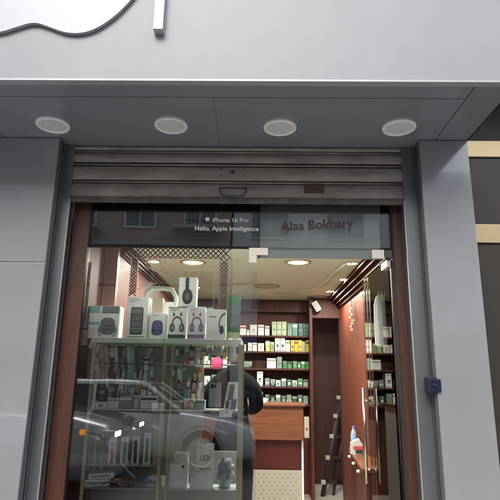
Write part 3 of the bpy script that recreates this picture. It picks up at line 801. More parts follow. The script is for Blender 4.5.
for yq in (.12, .25):
    MB().tube([(xc0, yq, Z(160, 364, .12)), (xc1, yq, Z(160, 364, .12))], .004, steel, 8).build('hook_rail', steel, t)

def px_box(a, b, c_, d_, y, dep, main='white', name='product_box', label='', cat='box', group=None, lean=0):
    """carton with front face spanning pixels a..c_, b..d_ on plane y; returns root"""
    p0 = onY(a, d_, y); p1 = onY(c_, b, y)
    t = thing(name, label, cat, (p0.x, y, p0.z), group)
    MB().box(p0.x, p1.x, y, y + dep, p0.z, p1.z, PAL[main], bev=.002).build('carton', PAL[main], t)
    return t, p0.x, p1.x, p0.z, p1.z
def art_poly(t, pts, y, m, name='printed_picture'):
    MB().prism(pts, y - .0012, y - .0003).build(name, m, t)
def rr(cx, cz, a, b, k=.22):
    c_ = min(a, b) * k; P = []
    for sx, sz, a0 in ((1, -1, -PI / 2), (1, 1, 0), (-1, 1, PI / 2), (-1, -1, PI)):
        for i in range(5): P.append((cx + sx * (a - c_) + c_ * math.cos(a0 + i * PI / 8), cz + sz * (b - c_) + c_ * math.sin(a0 + i * PI / 8)))
    return P
def ell(cx, cz, rx_, rz_, n=20, a0=0, a1=2 * PI): return [(cx + rx_ * math.cos(a0 + (a1 - a0) * k / n), cz + rz_ * math.sin(a0 + (a1 - a0) * k / n)) for k in range(n)]
def arc_band(cx, cz, r0, r1, a0, a1, n=16, sx=1.0, sz=1.0):
    o = [(cx + r1 * sx * math.cos(a0 + (a1 - a0) * k / n), cz + r1 * sz * math.sin(a0 + (a1 - a0) * k / n)) for k in range(n + 1)]
    i = [(cx + r0 * sx * math.cos(a0 + (a1 - a0) * k / n), cz + r0 * sz * math.sin(a0 + (a1 - a0) * k / n)) for k in range(n, -1, -1)]
    return o + i
def band_mesh(t, cx, cz, r0, r1, a0, a1, y, m, sx=1, sz=1, name='printed_picture', n=18):
    mb = MB()
    for k in range(n):
        b0 = a0 + (a1 - a0) * k / n; b1 = a0 + (a1 - a0) * (k + 1) / n
        q = [(cx + r0 * sx * math.cos(b0), cz + r0 * sz * math.sin(b0)), (cx + r1 * sx * math.cos(b0), cz + r1 * sz * math.sin(b0)), (cx + r1 * sx * math.cos(b1), cz + r1 * sz * math.sin(b1)), (cx + r0 * sx * math.cos(b1), cz + r0 * sz * math.sin(b1))]
        mb.add([(a, y - .0012, b) for a, b in q], [(0, 1, 2, 3)])
    mb.build(name, m, t, fix=False)
def headphones(t, x0, x1, z0, z1, y, m, ears=False):
    w_, h_ = x1 - x0, z1 - z0; cx = (x0 + x1) / 2 + .02 * w_; cz = z0 + h_ * .47
    r = w_ * .30
    band_mesh(t, cx, cz, r * .74, r, -.25, PI + .25, y, m, 1, 1.35)
    for s in (-1, 1):
        art_poly(t, ell(cx + s * r * .88, cz - h_ * .13, w_ * .15, h_ * .135), y, m)
        art_poly(t, ell(cx + s * r * .80, cz - h_ * .13, w_ * .06, h_ * .075), y - .001, grey_c, 'printed_cushion')
    if ears:
        for s in (-1, 1): art_poly(t, [(cx + s * r * .35, cz + h_ * .27), (cx + s * r * .9, cz + h_ * .22), (cx + s * r * .8, cz + h_ * .38)], y, m)
def lines(t, x0, x1, z0, z1, y, m=grey_c, n=2):
    for i in range(n):
        zz_ = z1 - (z1 - z0) * (.06 + .05 * i); MB().box(x0 + (x1 - x0) * .12, x0 + (x1 - x0) * (.6 - .15 * i), y - .001, y - .0003, zz_ - .004, zz_).build('printed_text', m, t)
darkp = mat('print_dark', (.045, .048, .05), .5, noise=.2, scale=30); midp = mat('print_midgrey', (.16, .18, .18), .5, noise=.15, scale=30)
tealp = mat('print_teal', (.16, .50, .43), .5); bluep = mat('print_navy', (.05, .06, .22), .5, noise=.3, scale=40); purp = mat('print_purple', (.30, .14, .36), .5, noise=.2, scale=30)
yb = cy0 + .03
G = 'gadget cartons on the white top board'
def base(px): return 338.3
# 1 speaker bag box (wide)
t, x0, x1, z0, z1 = px_box(87, 306, 120, base(0), yb, .12, 'white', 'speaker_carton', 'wide white carton with teal corner and grey speaker picture, leftmost on the top board', 'box', G)
w_, h_ = x1 - x0, z1 - z0
MB().box(x0 + .001, x0 + w_ * .36, yb - .001, yb - .0003, z1 - h_ * .23, z1 - .002).build('teal_panel', tealp, t)
MB().box(x0 + w_ * .42, x1 - .002, yb - .001, yb - .0003, z1 - h_ * .23, z1 - .002).build('grey_panel', midp, t)
MB().box(x0 + .002, x0 + w_ * .36, yb - .001, yb - .0003, z0 + h_ * .42, z0 + h_ * .50).build('teal_stripe', tealp, t)
cx, cz = x0 + w_ * .64, z0 + h_ * .37
art_poly(t, smooth_poly([(cx - w_ * .24, cz - h_ * .26), (cx + w_ * .24, cz - h_ * .26), (cx + w_ * .26, cz), (cx + w_ * .2, cz + h_ * .27), (cx - w_ * .2, cz + h_ * .27), (cx - w_ * .26, cz)]), yb, midp)
MB().box(cx - w_ * .18, cx + w_ * .18, yb - .002, yb - .0013, cz + h_ * .0, cz + h_ * .03).build('printed_seam', darkp, t)
band_mesh(t, cx, cz - h_ * .12, w_ * .27, w_ * .30, PI * .85, PI * 1.25, yb, darkp); band_mesh(t, cx, cz - h_ * .12, w_ * .27, w_ * .30, -PI * .25, PI * .15, yb, darkp)
# 2 tall speaker
t, x0, x1, z0, z1 = px_box(124.5, 297, 149, base(0), yb, .13, 'white', 'speaker_carton', 'tall white carton with a tall dark grey speaker printed on it', 'box', G)
w_, h_ = x1 - x0, z1 - z0; cx, cz = (x0 + x1) / 2, z0 + h_ * .42
art_poly(t, rr(cx, cz, w_ * .29, h_ * .33, .3), yb, darkp)
art_poly(t, rr(cx, cz, w_ * .24, h_ * .29, .3), yb - .001, midp, 'printed_grille')
for dz in (-.15, .0, .15):
    art_poly(t, rr(cx, cz + dz * h_, w_ * .22, h_ * .008, .5), yb - .002, darkp, 'printed_rib')
MB().box(cx - w_ * .38, cx + w_ * .38, yb - .001, yb - .0003, z0 + h_ * .03, z0 + h_ * .05).build('printed_text', midp, t)
lines(t, x0, x1, z0, z1, yb)
# 3 small blue round speaker
t, x0, x1, z0, z1 = px_box(148.5, 313.5, 166, base(0), yb - .012, .11, 'white', 'speaker_carton', 'small white carton with navy blue twin-driver speaker picture', 'box', G)
w_, h_ = x1 - x0, z1 - z0; cx, cz = (x0 + x1) / 2, z0 + h_ * .42
art_poly(t, smooth_poly([(cx - w_ * .33, cz - h_ * .3), (cx + w_ * .33, cz - h_ * .3), (cx + w_ * .36, cz), (cx + w_ * .3, cz + h_ * .3), (cx - w_ * .3, cz + h_ * .3), (cx - w_ * .36, cz)]), yb - .012, bluep)
for dz in (-.13, .13): band_mesh(t, cx, cz + dz * h_, w_ * .10, w_ * .17, 0, 2 * PI, yb - .0135, midp)
lines(t, x0, x1, z0, z1, yb - .012, n=1)
# 4 black headphone, 5 purple headphone
t, x0, x1, z0, z1 = px_box(167, 307, 186.5, base(0), yb, .09, 'white', 'headphone_carton', 'white carton with black cat-ear headphones printed, below the topmost carton', 'box', G)
headphones(t, x0, x1, z0, z1, yb, darkp, True); MB().box(x0 + .002, x1 - .002, yb - .001, yb - .0003, z0 + .002, z0 + (z1 - z0) * .12).build('printed_base', darkp, t); lines(t, x0, x1, z0, z1, yb, darkp)
MB().box(x0, x1, yb - .001, yb - .0003, z1 - .008, z1 - .001).build('top_band', midp, t)
t, x0, x1, z0, z1 = px_box(187, 307, 205.5, base(0), yb, .09, 'white', 'headphone_carton', 'white carton with purple cat-ear headphones printed', 'box', G)
headphones(t, x0, x1, z0, z1, yb, purp, True); MB().box(x0 + .002, x1 - .002, yb - .001, yb - .0003, z0 + .002, z0 + (z1 - z0) * .12).build('printed_base', purp, t); lines(t, x0, x1, z0, z1, yb, purp)
# 6 headset
t, x0, x1, z0, z1 = px_box(206, 309.5, 226, base(0), yb, .09, 'white', 'headset_carton', 'white carton with one half of a black headset printed on its right edge', 'box', G)
w_, h_ = x1 - x0, z1 - z0
band_mesh(t, x0 + w_ * .99, z0 + h_ * .48, w_ * .30, w_ * .36, PI * .5, PI * 1.1, yb, darkp, 1, 1.7)
art_poly(t, ell(x0 + w_ * .79, z0 + h_ * .3, w_ * .12, h_ * .15), yb, darkp)
MB().box(x0 + w_ * .12, x0 + w_ * .5, yb - .001, yb - .0003, z0 + h_ * .72, z0 + h_ * .76).build('printed_text', midp, t)
# 7 green package
t, x0, x1, z0, z1 = px_box(226.5, 296.5, 240.5, base(0), yb + .02, .02, 'green', 'cable_package', 'tall green blister package with grey gadgets, rightmost on the top board', 'package', G)
w_, h_ = x1 - x0, z1 - z0
MB().box(x0 + w_ * .12, x1 - w_ * .12, yb + .006, yb + .0196, z0 + h_ * .25, z0 + h_ * .78, bev=.004).build('blister', midp, t)
MB().box(x0 + .002, x1 - .002, yb + .018, yb + .0195, z0 + .002, z0 + h_ * .14).build('lime_band', PAL['lime'], t)
MB().box(x0 + w_ * .4, x1 - w_ * .4, yb + .02, yb + .03, z1, z1 + .02).build('hang_tab', PAL['green'], t)
# 8 top headphone
zt_ = Z(190, 307, yb)
t, x0, x1, z0, z1 = px_box(178, 277.5, 197, 306.3, yb, .09, 'white', 'headphone_carton', 'white carton with side view of black headphones, stacked on top of two others', 'box', G)
w_, h_ = x1 - x0, z1 - z0
art_poly(t, ell(x0 + w_ * .5, z0 + h_ * .34, w_ * .30, h_ * .27), yb, darkp); art_poly(t, ell(x0 + w_ * .5, z0 + h_ * .32, w_ * .13, h_ * .13), yb - .001, midp, 'printed_cushion')
MB().box(x0 + w_ * .37, x0 + w_ * .57, yb - .001, yb - .0003, z0 + h_ * .52, z1 - .002).build('printed_headband', darkp, t)
# behind: pale boxes and white arch-shaped holder
t, x0, x1, z0, z1 = px_box(150, 298, 163, base(0), yb + .16, .08, 'beige', 'product_box', 'pale beige carton half hidden behind the tall speaker carton', 'box', G)
t, x0, x1, z0, z1 = px_box(160, 302, 176, base(0), yb + .2, .06, 'white', 'product_box', 'plain white carton at the back, behind the small blue speaker carton', 'box', G)
t = thing('cable_arch', 'pale green looped tube standing behind the cartons', 'tube', tuple(onY(150, 300, .3)))
MB().tube([onY(a, b, .3) for a, b in ((146, 300), (147, 292), (152, 288.5), (165, 288.5), (172, 290), (176, 297), (177, 306))], .018, None, 10).build('tube', col('pale_green_tube', (.45, .55, .45)), t)
# cables over glass
t = thing('loose_cable', 'thin beige cable strung across the left of the window display', 'cable', tuple(onY(128, 292, .08)))
MB().tube([onY(a, b, .08) for a, b in ((128, 295), (135, 290), (142, 287), (150, 283), (156, 284))], .003, None, 6).build('cable', PAL['beige'], t)

# tier 1: hanging accessories
hang_y = 346
GH = 'small accessories hanging in the cabinet'
hc = ['white', 'white', 'white', 'grey', 'beige', 'pink', 'cyan', 'yellow', 'grey green', 'black', 'pale green', 'lilac', 'brown', 'red', 'green']
k = 0
def desc_pos(px):
    return 'left bay' if px < 162 else 'right bay'
cnt = {}
rn = ['top back', 'top front', 'second', 'middle', 'fourth', 'lower']
for row_, (ya, yb2, yy) in enumerate(((345, 356, .34), (347, 359, .20), (357, 369, .33), (367, 380, .35), (377, 391, .34), (388, 402, .33))):
    px = 93 + random.uniform(0, 3)
    while px < (236 if row_ < 2 else 202):
        w_ = random.uniform(3.4, 6.2)
        if random.random() < (.4 if row_ == 1 else .06): px += w_ + 1; continue
        if 155 < px + w_ / 2 < 170: px += 5; continue
        mn = random.choice(hc if px > 160 else hc[:9] + ['white', 'grey']); ac = random.choice(hc[:12])
        top = ya + random.uniform(-1, 2.5); bot = yb2 + random.uniform(-4, 2)
        p0 = onY(px, bot, yy); p1 = onY(px + w_, top, yy)
        key = (row_, desc_pos(px)); cnt[key] = cnt.get(key, 0) + 1
        lb = f"{mn} packet, {ordn[min(19, cnt[key] - 1)]} from left in the {rn[row_]} hanging row, {key[1]}"
        ob = product(p0.x, p1.x, p0.z, p1.z, yy, yy + .01, mn, ac, random.choice(['blister', 'blister', 'picture', 'band']), lb, GH, 'package', 'accessory_packet')
        ob.rotation_euler = (0, random.uniform(-.09, .09), random.uniform(-.25, .25))
        px += w_ + random.uniform(.1, 1.2)
# bead strings / coloured cables
for (px, mt_, lb, y1_) in ((105.5, 'yellow', 'yellow charging cable hanging in the left bay', 376), (128, 'cyan', 'cyan cable bundle hanging in the left bay', 392), (131.5, 'cyan', 'short cyan cable hanging next to the cyan bundle', 383), (115, 'white', 'white earphone cord hanging in the left bay', 372), (139, 'green', 'thin green lead hanging near the gold post', 370)):
    t = thing('hanging_cable', lb, 'cable', tuple(onY(px, 345, .15)), 'coloured cables hanging in the left bay')
    for q in (0, 1.6): MB().tube([onY(px + q, 345, .15), onY(px + q + .6, (345 + y1_) / 2, .145), onY(px + q - .2, y1_, .15)], .0045 if px not in (128,) else .010, None, 6).build('strand', PAL[mt_], t)

# tier 2: on shelf z(410)
G2 = 'goods on the upper glass shelf of the cabinet'
def on_shelf(a, top, c_, z, y, dep, main, accent, style, label, group, bottom=None):
    p0 = onY(a, top, y); p1 = onY(c_, top, y)
    return product(p0.x, p1.x, z + .001, p0.z, y, y + dep, main, accent, style, label, group)
for a, tp, c_, mn, ac, stl, lb, yy in (
    (88, 401, 95, 'white', 'grey', 'band', 'small white carton at the far left of the upper glass shelf', .15),
    (96, 402, 106, 'white', 'black', 'picture', 'white earbud carton with twin black shapes on the upper glass shelf', .14),
    (107, 398, 119, 'white', 'grey', 'band', 'white carton right of the earbud carton on the upper glass shelf', .2),
    (120, 396, 132, 'grey', 'white', 'band', 'grey carton in the middle of the left bay, upper glass shelf', .22),
    (127, 395, 139, 'white', 'beige', 'band', 'pale carton beside the gold post, upper glass shelf', .28),
    (141, 396, 157, 'white', 'black', 'band', 'wide white carton touching the gold post, upper glass shelf', .2),
    (99, 388, 105, 'black', 'grey', 'band', 'tall black phone case standing behind the earbud carton', .24),
    (111, 384, 115, 'black', 'grey', 'band', 'slim black case standing upright in the left bay', .26),
    (171, 401, 182, 'grey green', 'white', 'picture', 'grey green carton at the left of the right bay', .2),
    (184, 399, 194, 'beige', 'red', 'picture', 'beige carton with red picture in the right bay', .22),
    (195, 400, 205, 'grey', 'green', 'band', 'grey carton with green band in the right bay', .22)):
    on_shelf(a, tp, c_, zA1, yy, .07, mn, ac, stl, lb, G2)
# phones
t, x0, x1, z0, z1 = px_box(208.5, 383, 221, 407, .17, .012, 'grey', 'phone', 'grey smartphone with round cameras standing in the right bay', 'phone', G2)
for dx, dz in ((.25, .9), (.25, .82), (.5, .86)): MB().lathe([(.009, 0), (.009, -.003), (.0005, -.003)], (x0 + (x1 - x0) * dx, .169, z0 + (z1 - z0) * dz), None, 14, axis='y').build('camera_lens', blackpl, t)
p0 = onY(223, 413, .15); 
t = thing('phone_carton', 'tilted white phone carton with dark phone and blue square printed on it', 'box', tuple(p0), G2)
h_ = onY(223, 382, .15).z - p0.z; w_ = onY(236, 413, .15).x - p0.x
sh = w_ * .32
Q = lambda u, v: (p0.x + u * w_ + v * sh, p0.z + v * h_)
def quad(u0, v0, u1, v1): return [Q(u0, v0), Q(u1, v0), Q(u1, v1), Q(u0, v1)]
MB().prism(quad(0, 0, 1, 1), .15, .18).build('carton', white_c, t)
MB().prism(quad(.2, .42, .58, .92), .1487, .1497).build('printed_phone', darkp, t)
MB().prism(quad(.5, .12, .92, .45), .1487, .1497).build('printed_square', bluep, t)
MB().prism(quad(.08, .14, .42, .4), .1487, .1497).build('printed_camera', midp, t)
t, *_ = px_box(219, 409.5, 232, 417, .125, .003, 'white', 'price_tag', 'small white price tag in front of the tilted phone carton', 'tag', 'white tags in the right bay')
t, *_ = px_box(222.5, 451.5, 233, 457.5, .14, .003, 'white', 'price_tag', 'small white price tag above the grey plastic bag', 'tag', 'white tags in the right bay')

# tier 3: boxed straps / cases hanging
G3 = 'slim hanging packages in the left bay'
for a, tp, c_, bt, mn, ac, tilt, lb in (
    (86, 436, 91, 470, 'pink', 'brown', 0, 'pinkish slim package at the far left, lower row'),
    (92.5, 434, 97.5, 472, 'grey', 'pink', 0, 'grey slim package, second from the left, lower row'),
    (99, 434, 104.5, 470, 'grey green', 'grey', 0, 'grey green slim package, left of the red one'),
    (107.5, 437, 117, 466, 'white', 'red', 0, 'white slim package with a red strap inside'),
    (119.5, 437, 129, 465.5, 'white', 'lilac', 0, 'white slim package with a lilac strap inside'),
    (131, 436, 140, 465.5, 'white', 'black', 0, 'white slim package with a black strap inside'),
    (142.5, 433, 151.5, 465, 'white', 'green', 0, 'white slim package with a green strap inside'),
    (152.5, 432, 159, 465, 'beige', 'grey', 0, 'beige slim package against the gold post')):
    y = .16; p0 = onY(a, bt, y); p1 = onY(c_, tp, y); w_, h_ = p1.x - p0.x, p1.z - p0.z
    t = thing('strap_package', lb, 'package', (p0.x, y, p0.z), G3)
    MB().box(p0.x, p1.x, y, y + .014, p0.z, p1.z, bev=.002).build('carton', PAL[mn], t)
    MB().box(p0.x + w_ * .25, p1.x - w_ * .25, y - .003, y - .0002, p0.z + h_ * .08, p1.z - h_ * .16, bev=.001).build('strap', PAL[ac], t)
    MB().box(p0.x + w_ * .42, p1.x - w_ * .42, y - .001, y - .0002, p1.z - h_ * .1, p1.z - h_ * .06).build('hang_slot', blackpl, t)
# tier 4 clutter left
G4 = 'goods lying on the lowest glass shelf'
def flat(pxs, py, w3, d3, h3, main, yaw, label, tilt=0, z=None):
    q = onY(pxs, py, .16); Mx = Matrix.Translation((q.x, .22, (zA3 if z is None else z) + .001 + h3 / 2 + abs(math.sin(tilt)) * w3 / 2)) @ Matrix.Rotation(yaw, 4, 'Z') @ Matrix.Rotation(tilt, 4, 'Y')
    o = MB().box(-w3 / 2, w3 / 2, -d3 / 2, d3 / 2, -h3 / 2, h3 / 2, PAL[main], bev=.003, M=Mx)
    o.box(-w3 * .4, w3 * .3, -d3 / 2 - .001, -d3 / 2 - .0003, -h3 * .2, h3 * .2, PAL['grey'], M=Mx)
    tag(o.build('product_box', None, None, origin=Mx.translation), label, 'box', G4)
flat(95, 484, .17, .13, .045, 'white', .25, 'white flat carton at the left end of the lowest shelf, bottom of two', .0)
flat(98, 476, .17, .12, .035, 'white', .4, 'white flat carton lying on top of the other at the left end', .0, z=zA3 + .048)
flat(154, 482, .10, .1, .06, 'white', -.3, 'white carton leaning by the gold post on the lowest shelf')
flat(118, 484, .07, .08, .04, 'red', .5, 'small red packet among cables on the lowest shelf')
flat(128, 485, .08, .07, .03, 'black', -.4, 'black packet among cables on the lowest shelf')
flat(138, 482, .08, .06, .035, 'pink', .2, 'pink packet beside the black one on the lowest shelf')
t = thing('cable_tangle', 'tangle of dark and white cables lying on the lowest shelf', 'cable', (X(125, 480, .2), .2, zA3), G4)
for i, mt_ in enumerate(('black', 'white', 'red', 'grey', 'brown', 'blue')):
    c0 = onY(112 + i * 6, 484, .16); pts = []
    for k in range(22):
        a = k * .75 + i
        pts.append((c0.x + .035 * math.cos(a) + .004 * k - .04, .16 + .03 * math.sin(a * 1.1), zA3 + .008 + .012 * (i % 3) + .004 * math.sin(a * 2) + .03 * math.sin(k / 22 * PI)))
    MB().tube(pts, .003, None, 6).build('cable', PAL[mt_], t)
MB().tube([onY(123, 465, .13), onY(128, 471, .13), onY(135, 478, .13)], .0035, None, 6).build('cable', PAL['white'], t)
# right bay lower: white boxes
G5 = 'white cartons on the lowest shelf of the right bay'
t, x0, x1, z0, z1 = px_box(168, 464, 188, 488.5, .16, .05, 'white', 'white_carton', 'squarish white carton with small black square, left in the right bay', 'box', G5)
MB().box(x0 + (x1 - x0) * .7, x0 + (x1 - x0) * .82, .159, .1597, z1 - .025, z1 - .008).build('black_square', darkp, t)
t, x0, x1, z0, z1 = px_box(173, 453, 188.5, 488.5, .22, .04, 'white', 'white_carton', 'taller white carton standing behind the squarish one', 'box', G5)
lines(t, x0, x1, z0, z1, .22)
t, x0, x1, z0, z1 = px_box(195.5, 444, 214, 488.5, .17, .03, 'white', 'phone_carton', 'tall white carton with round hang tab and faint lettering, tallest in the right bay', 'box', G5)
MB().lathe([(.02, 0), (.02, .004), (.0005, .004)], ((x0 + x1) / 2, .172, z1 + .012), None, 20, axis='y').build('hang_tab', white_c, t)
MB().lathe([(.010, 0), (.010, -.001), (.0005, -.001)], ((x0 + x1) / 2, .1715, z1 + .012), None, 16, axis='y').build('hang_hole', grey_c, t)
for i, (cxx, rr) in enumerate(((.35, .017), (.55, .02), (.72, .016))): band_mesh(t, x0 + (x1 - x0) * cxx, z0 + (z1 - z0) * .68, rr * .75, rr, 0, 2 * PI, .17, grey_c, name='printed_ring')
MB().box(x0 + .02, x1 - .02, .169, .1697, z0 + (z1 - z0) * .42, z0 + (z1 - z0) * .45).build('printed_text', grey_c, t)
t, *_ = px_box(195, 472.5, 207, 489.5, .14, .02, 'white', 'white_carton', 'small plain white carton in front of the tallest carton', 'box', G5)
t, *_ = px_box(189.5, 479, 210.5, 489, .155, .02, 'white', 'white_carton', 'low wide white carton just behind the small plain one', 'box', G5)
# grey plastic bag
t = thing('plastic_bag', 'crumpled grey plastic bag at the right end of the lowest shelf', 'bag', tuple(onY(225, 488, .2)), G4)
bm = bmesh.new(); bmesh.ops.create_icosphere(bm, subdivisions=4, radius=1)
pc = onY(225.5, 472, .22); bw = X(234, 472, .22) - X(217, 472, .22); bh = Z(225, 455, .22) - Z(225, 488, .22)
from mathutils import noise as mn_
for v in bm.verts:
    nn_ = mn_.noise(v.co * 2.2) * .28 + mn_.noise(v.co * 6) * .12
    v.co = Vector((pc.x + v.co.x * bw * .5 * (1 + nn_), .22 + v.co.y * .06 * (1 + nn_), pc.z + v.co.z * bh * .5 * (1 + nn_ * .6)))
mb = MB(); bm.verts.index_update(); mb.add([v.co.copy() for v in bm.verts], [[v.index for v in f.verts] for f in bm.faces], None, False); bm.free()
mb.build('bag_body', mat('grey_bag', (.34, .38, .42), .35, noise=.3, scale=25), t)

# ---------------------------------------------------------------- blue latch on right return
p0, p1 = onY(418, 393, -.2), onY(430.5, 377, -.2)
t = thing('blue_latch', 'dark blue plastic latch box fixed on the grey return right of the door', 'latch', tuple(p0))
bl_ = mat('blue_plastic', (.007, .011, .035), .35, noise=.15, scale=20)
MB().box(XR - .045, XR - .0045, yP - .012, yP + .10, p0.z, p1.z, bev=.004).build('body', bl_, t)
MB().box(XR - .047, XR + .02, yP - .016, yP - .002, p0.z + .008, p1.z - .012, bev=.003).build('front_plate', bl_, t)
MB().lathe([(.008, 0), (.008, -.004), (.0005, -.004)], (XR - .018, yP - .016, (p0.z + p1.z) / 2), None, 14, axis='y').build('keyhole', blackpl, t)

# ---------------------------------------------------------------- neighbour shop front
nd = mat('bronze_black_panel', (.008, .0075, .007), .5, .0, noise=.1, scale=3)
t = thing('neighbour_shopfront', 'black metal neighbouring shop front with two horizontal gold bands', 'shop front', (XR2 + .1, -.1, 0))
yn = -.12
MB().box(XR2 + .01, 4.5, yn + .012, .29, -.1, 4.6).build('black_wall', nd, t)
zb_ = []
for (a, b) in ((158, 142), (243.5, 225)):
    z0, z1 = Z(486, a, yn), Z(486, b, yn); zb_ += [z0, z1]
    MB().box(XR2 + .012, 4.4, yn - .02, yn + .0, z0, z1, bev=.003).build('gold_band', goldband, t)
zz_ = sorted(zb_)
for (z0, z1) in ((0, zz_[0]), (zz_[1], zz_[2])):
    MB().box(XR2 + .03, 4.4, yn - .004, yn + .011, z0 + .004, z1 - .004, bev=.002).build('dark_panel', mat('dark_bronze_panel', (.04, .034, .028), .35, .1, noise=.1, scale=3), t)
MB().box(XR2 + .02, 4.5, yn - 1.0, yn - .005, 4.05, 4.12).build('black_awning', nd, t)

# ---------------------------------------------------------------- person inside the shop
skin = mat('skin', (.42, .25, .17), .5); hair = mat('black_hair', (.018, .014, .012), .6, noise=.3, scale=60)
cloth = mat('black_jacket', (.006, .0065, .008), .95, spec=.15, noise=.3, scale=12, bump=.9, bscale=14); trou = mat('dark_trousers', (.02, .022, .03), .85)
PX, PYY = X(233, 400, .78), .80
def skin_mesh(name, verts, edges, radii, m, parent, root=0, sub=2):
    me = bpy.data.meshes.new(name); tot = parent.location
    me.from_pydata([Vector(v) - tot for v in verts], edges, [])
    o = bpy.data.objects.new(name, me); C.objects.link(o)
    md = o.modifiers.new('skin', 'SKIN'); md.use_smooth_shade = True
    for i, r in enumerate(radii):
        me.skin_vertices[0].data[i].radius = (r, r) if not isinstance(r, tuple) else r
        me.skin_vertices[0].data[i].use_root = (i == root)
    s = o.modifiers.new('sub', 'SUBSURF'); s.levels = s.render_levels = sub
    dg = bpy.context.evaluated_depsgraph_get(); dg.update()
    ne = bpy.data.meshes.new_from_object(o.evaluated_get(dg))
    bpy.data.objects.remove(o)
    o = bpy.data.objects.new(name, ne); C.objects.link(o); ne.materials.clear(); ne.materials.append(m)
    for p in ne.polygons: p.use_smooth = True
    o.parent = parent
    return o
per = thing('person', 'person in a black jacket standing with back turned behind the window display', 'person', (PX, PYY, FL))
b_ = lambda x, y, z: (PX + x, PYY + y, FL + z)
V = [b_(0, 0, .92), b_(0, 0, 1.08), b_(0, .0, 1.28), b_(0, .02, 1.42), b_(0, .03, 1.50), b_(0, .04, 1.56),
     b_(.16, .02, 1.37), b_(.20, .04, 1.21), b_(.14, .27, 1.16), b_(-.16, .02, 1.37), b_(-.25, .03, 1.17), b_(-.16, .25, 1.12),
     b_(.09, 0, .84), b_(.10, -.01, .48), b_(.10, .02, .09), b_(.11, .13, .045), b_(-.09, 0, .84), b_(-.11, -.01, .48), b_(-.12, .02, .09), b_(-.13, .13, .045)]
E = [(0, 1), (1, 2), (2, 3), (3, 4), (4, 5), (3, 6), (6, 7), (7, 8), (3, 9), (9, 10), (10, 11), (0, 12), (12, 13), (13, 14), (14, 15), (0, 16), (16, 17), (17, 18), (18, 19)]
Rr = [(.15, .12), (.14, .11), (.15, .12), (.125, .10), .062, .058, .085, .062, .045, .085, .062, .045, .10, .07, .048, .04, .10, .07, .048, .04]
body = skin_mesh('body', V, E, Rr, cloth, per)
# head
bm = bmesh.new(); bmesh.ops.create_uvsphere(bm, u_segments=28, v_segments=20, radius=1)
hc_ = Vector(b_(0, .06, 1.66))
for v in bm.verts:
    x, y, z = v.co; w_ = .078 * (1 - .18 * max(0, -z)); y2 = .098 * y
    if y > .85: y2 += .012 * max(0, 1 - abs(z + .1) * 4) * max(0, 1 - abs(x) * 5)
    v.co = hc_ + Vector((x * w_, y2, z * .118))
mb = MB(); bm.verts.index_update(); mb.add([v.co.copy() for v in bm.verts], [[v.index for v in f.verts] for f in bm.faces], None, True); bm.free()
mb.build('head', skin, per)
for s in (-1, 1): MB().lathe([(.0005, -.008), (.02, -.006), (.024, .0), (.018, .006), (.0005, .006)], hc_ + Vector((s * .080, 0, -.01)), None, 12, axis='x').build('ear', skin, per)
bm = bmesh.new(); bmesh.ops.create_uvsphere(bm, u_segments=28, v_segments=20, radius=1)
for v in bm.verts:
    k_ = 1 + .03 * mn_.noise(v.co * 5); x, y, z = v.co
    if y > .45 and z < .5: k_ *= .93
    v.co = hc_ + Vector((x * .086 * k_, y * .106 * k_ - .008, (z * .112 * k_ + .018) if z > -.35 else (-.35 * .112 + .018 + (z + .35) * .03)))
mb = MB(); bm.verts.index_update(); mb.add([v.co.copy() for v in bm.verts], [[v.index for v in f.verts] for f in bm.faces], None, True); bm.free()
mb.build('hair', hair, per)
for s, w0 in ((1, V[8]), (-1, V[11])):
    w0 = Vector(w0) + Vector((0, .03, 0)); hv = [w0, w0 + Vector((0, .07, -.005))]; he = [(0, 1)]; hr = [.028, (.038, .018)]
    for f_ in range(4):
        bx_ = w0 + Vector(((f_ - 1.5) * .02, .09, -.008)); i0 = len(hv); L_ = (.07, .08, .075, .06)[f_]
        hv += [bx_, bx_ + Vector((0, L_ * .5, -.008)), bx_ + Vector((0, L_ * .85, -.03))]; hr += [.009, .0085, .007]; he += [(1, i0), (i0, i0 + 1), (i0 + 1, i0 + 2)]
    i0 = len(hv); hv += [w0 + Vector((-s * .035, .05, -.01)), w0 + Vector((-s * .05, .085, -.02))]; hr += [.011, .008]; he += [(0, i0), (i0, i0 + 1)]
    skin_mesh('hand', hv, he, hr, skin, per, sub=1)

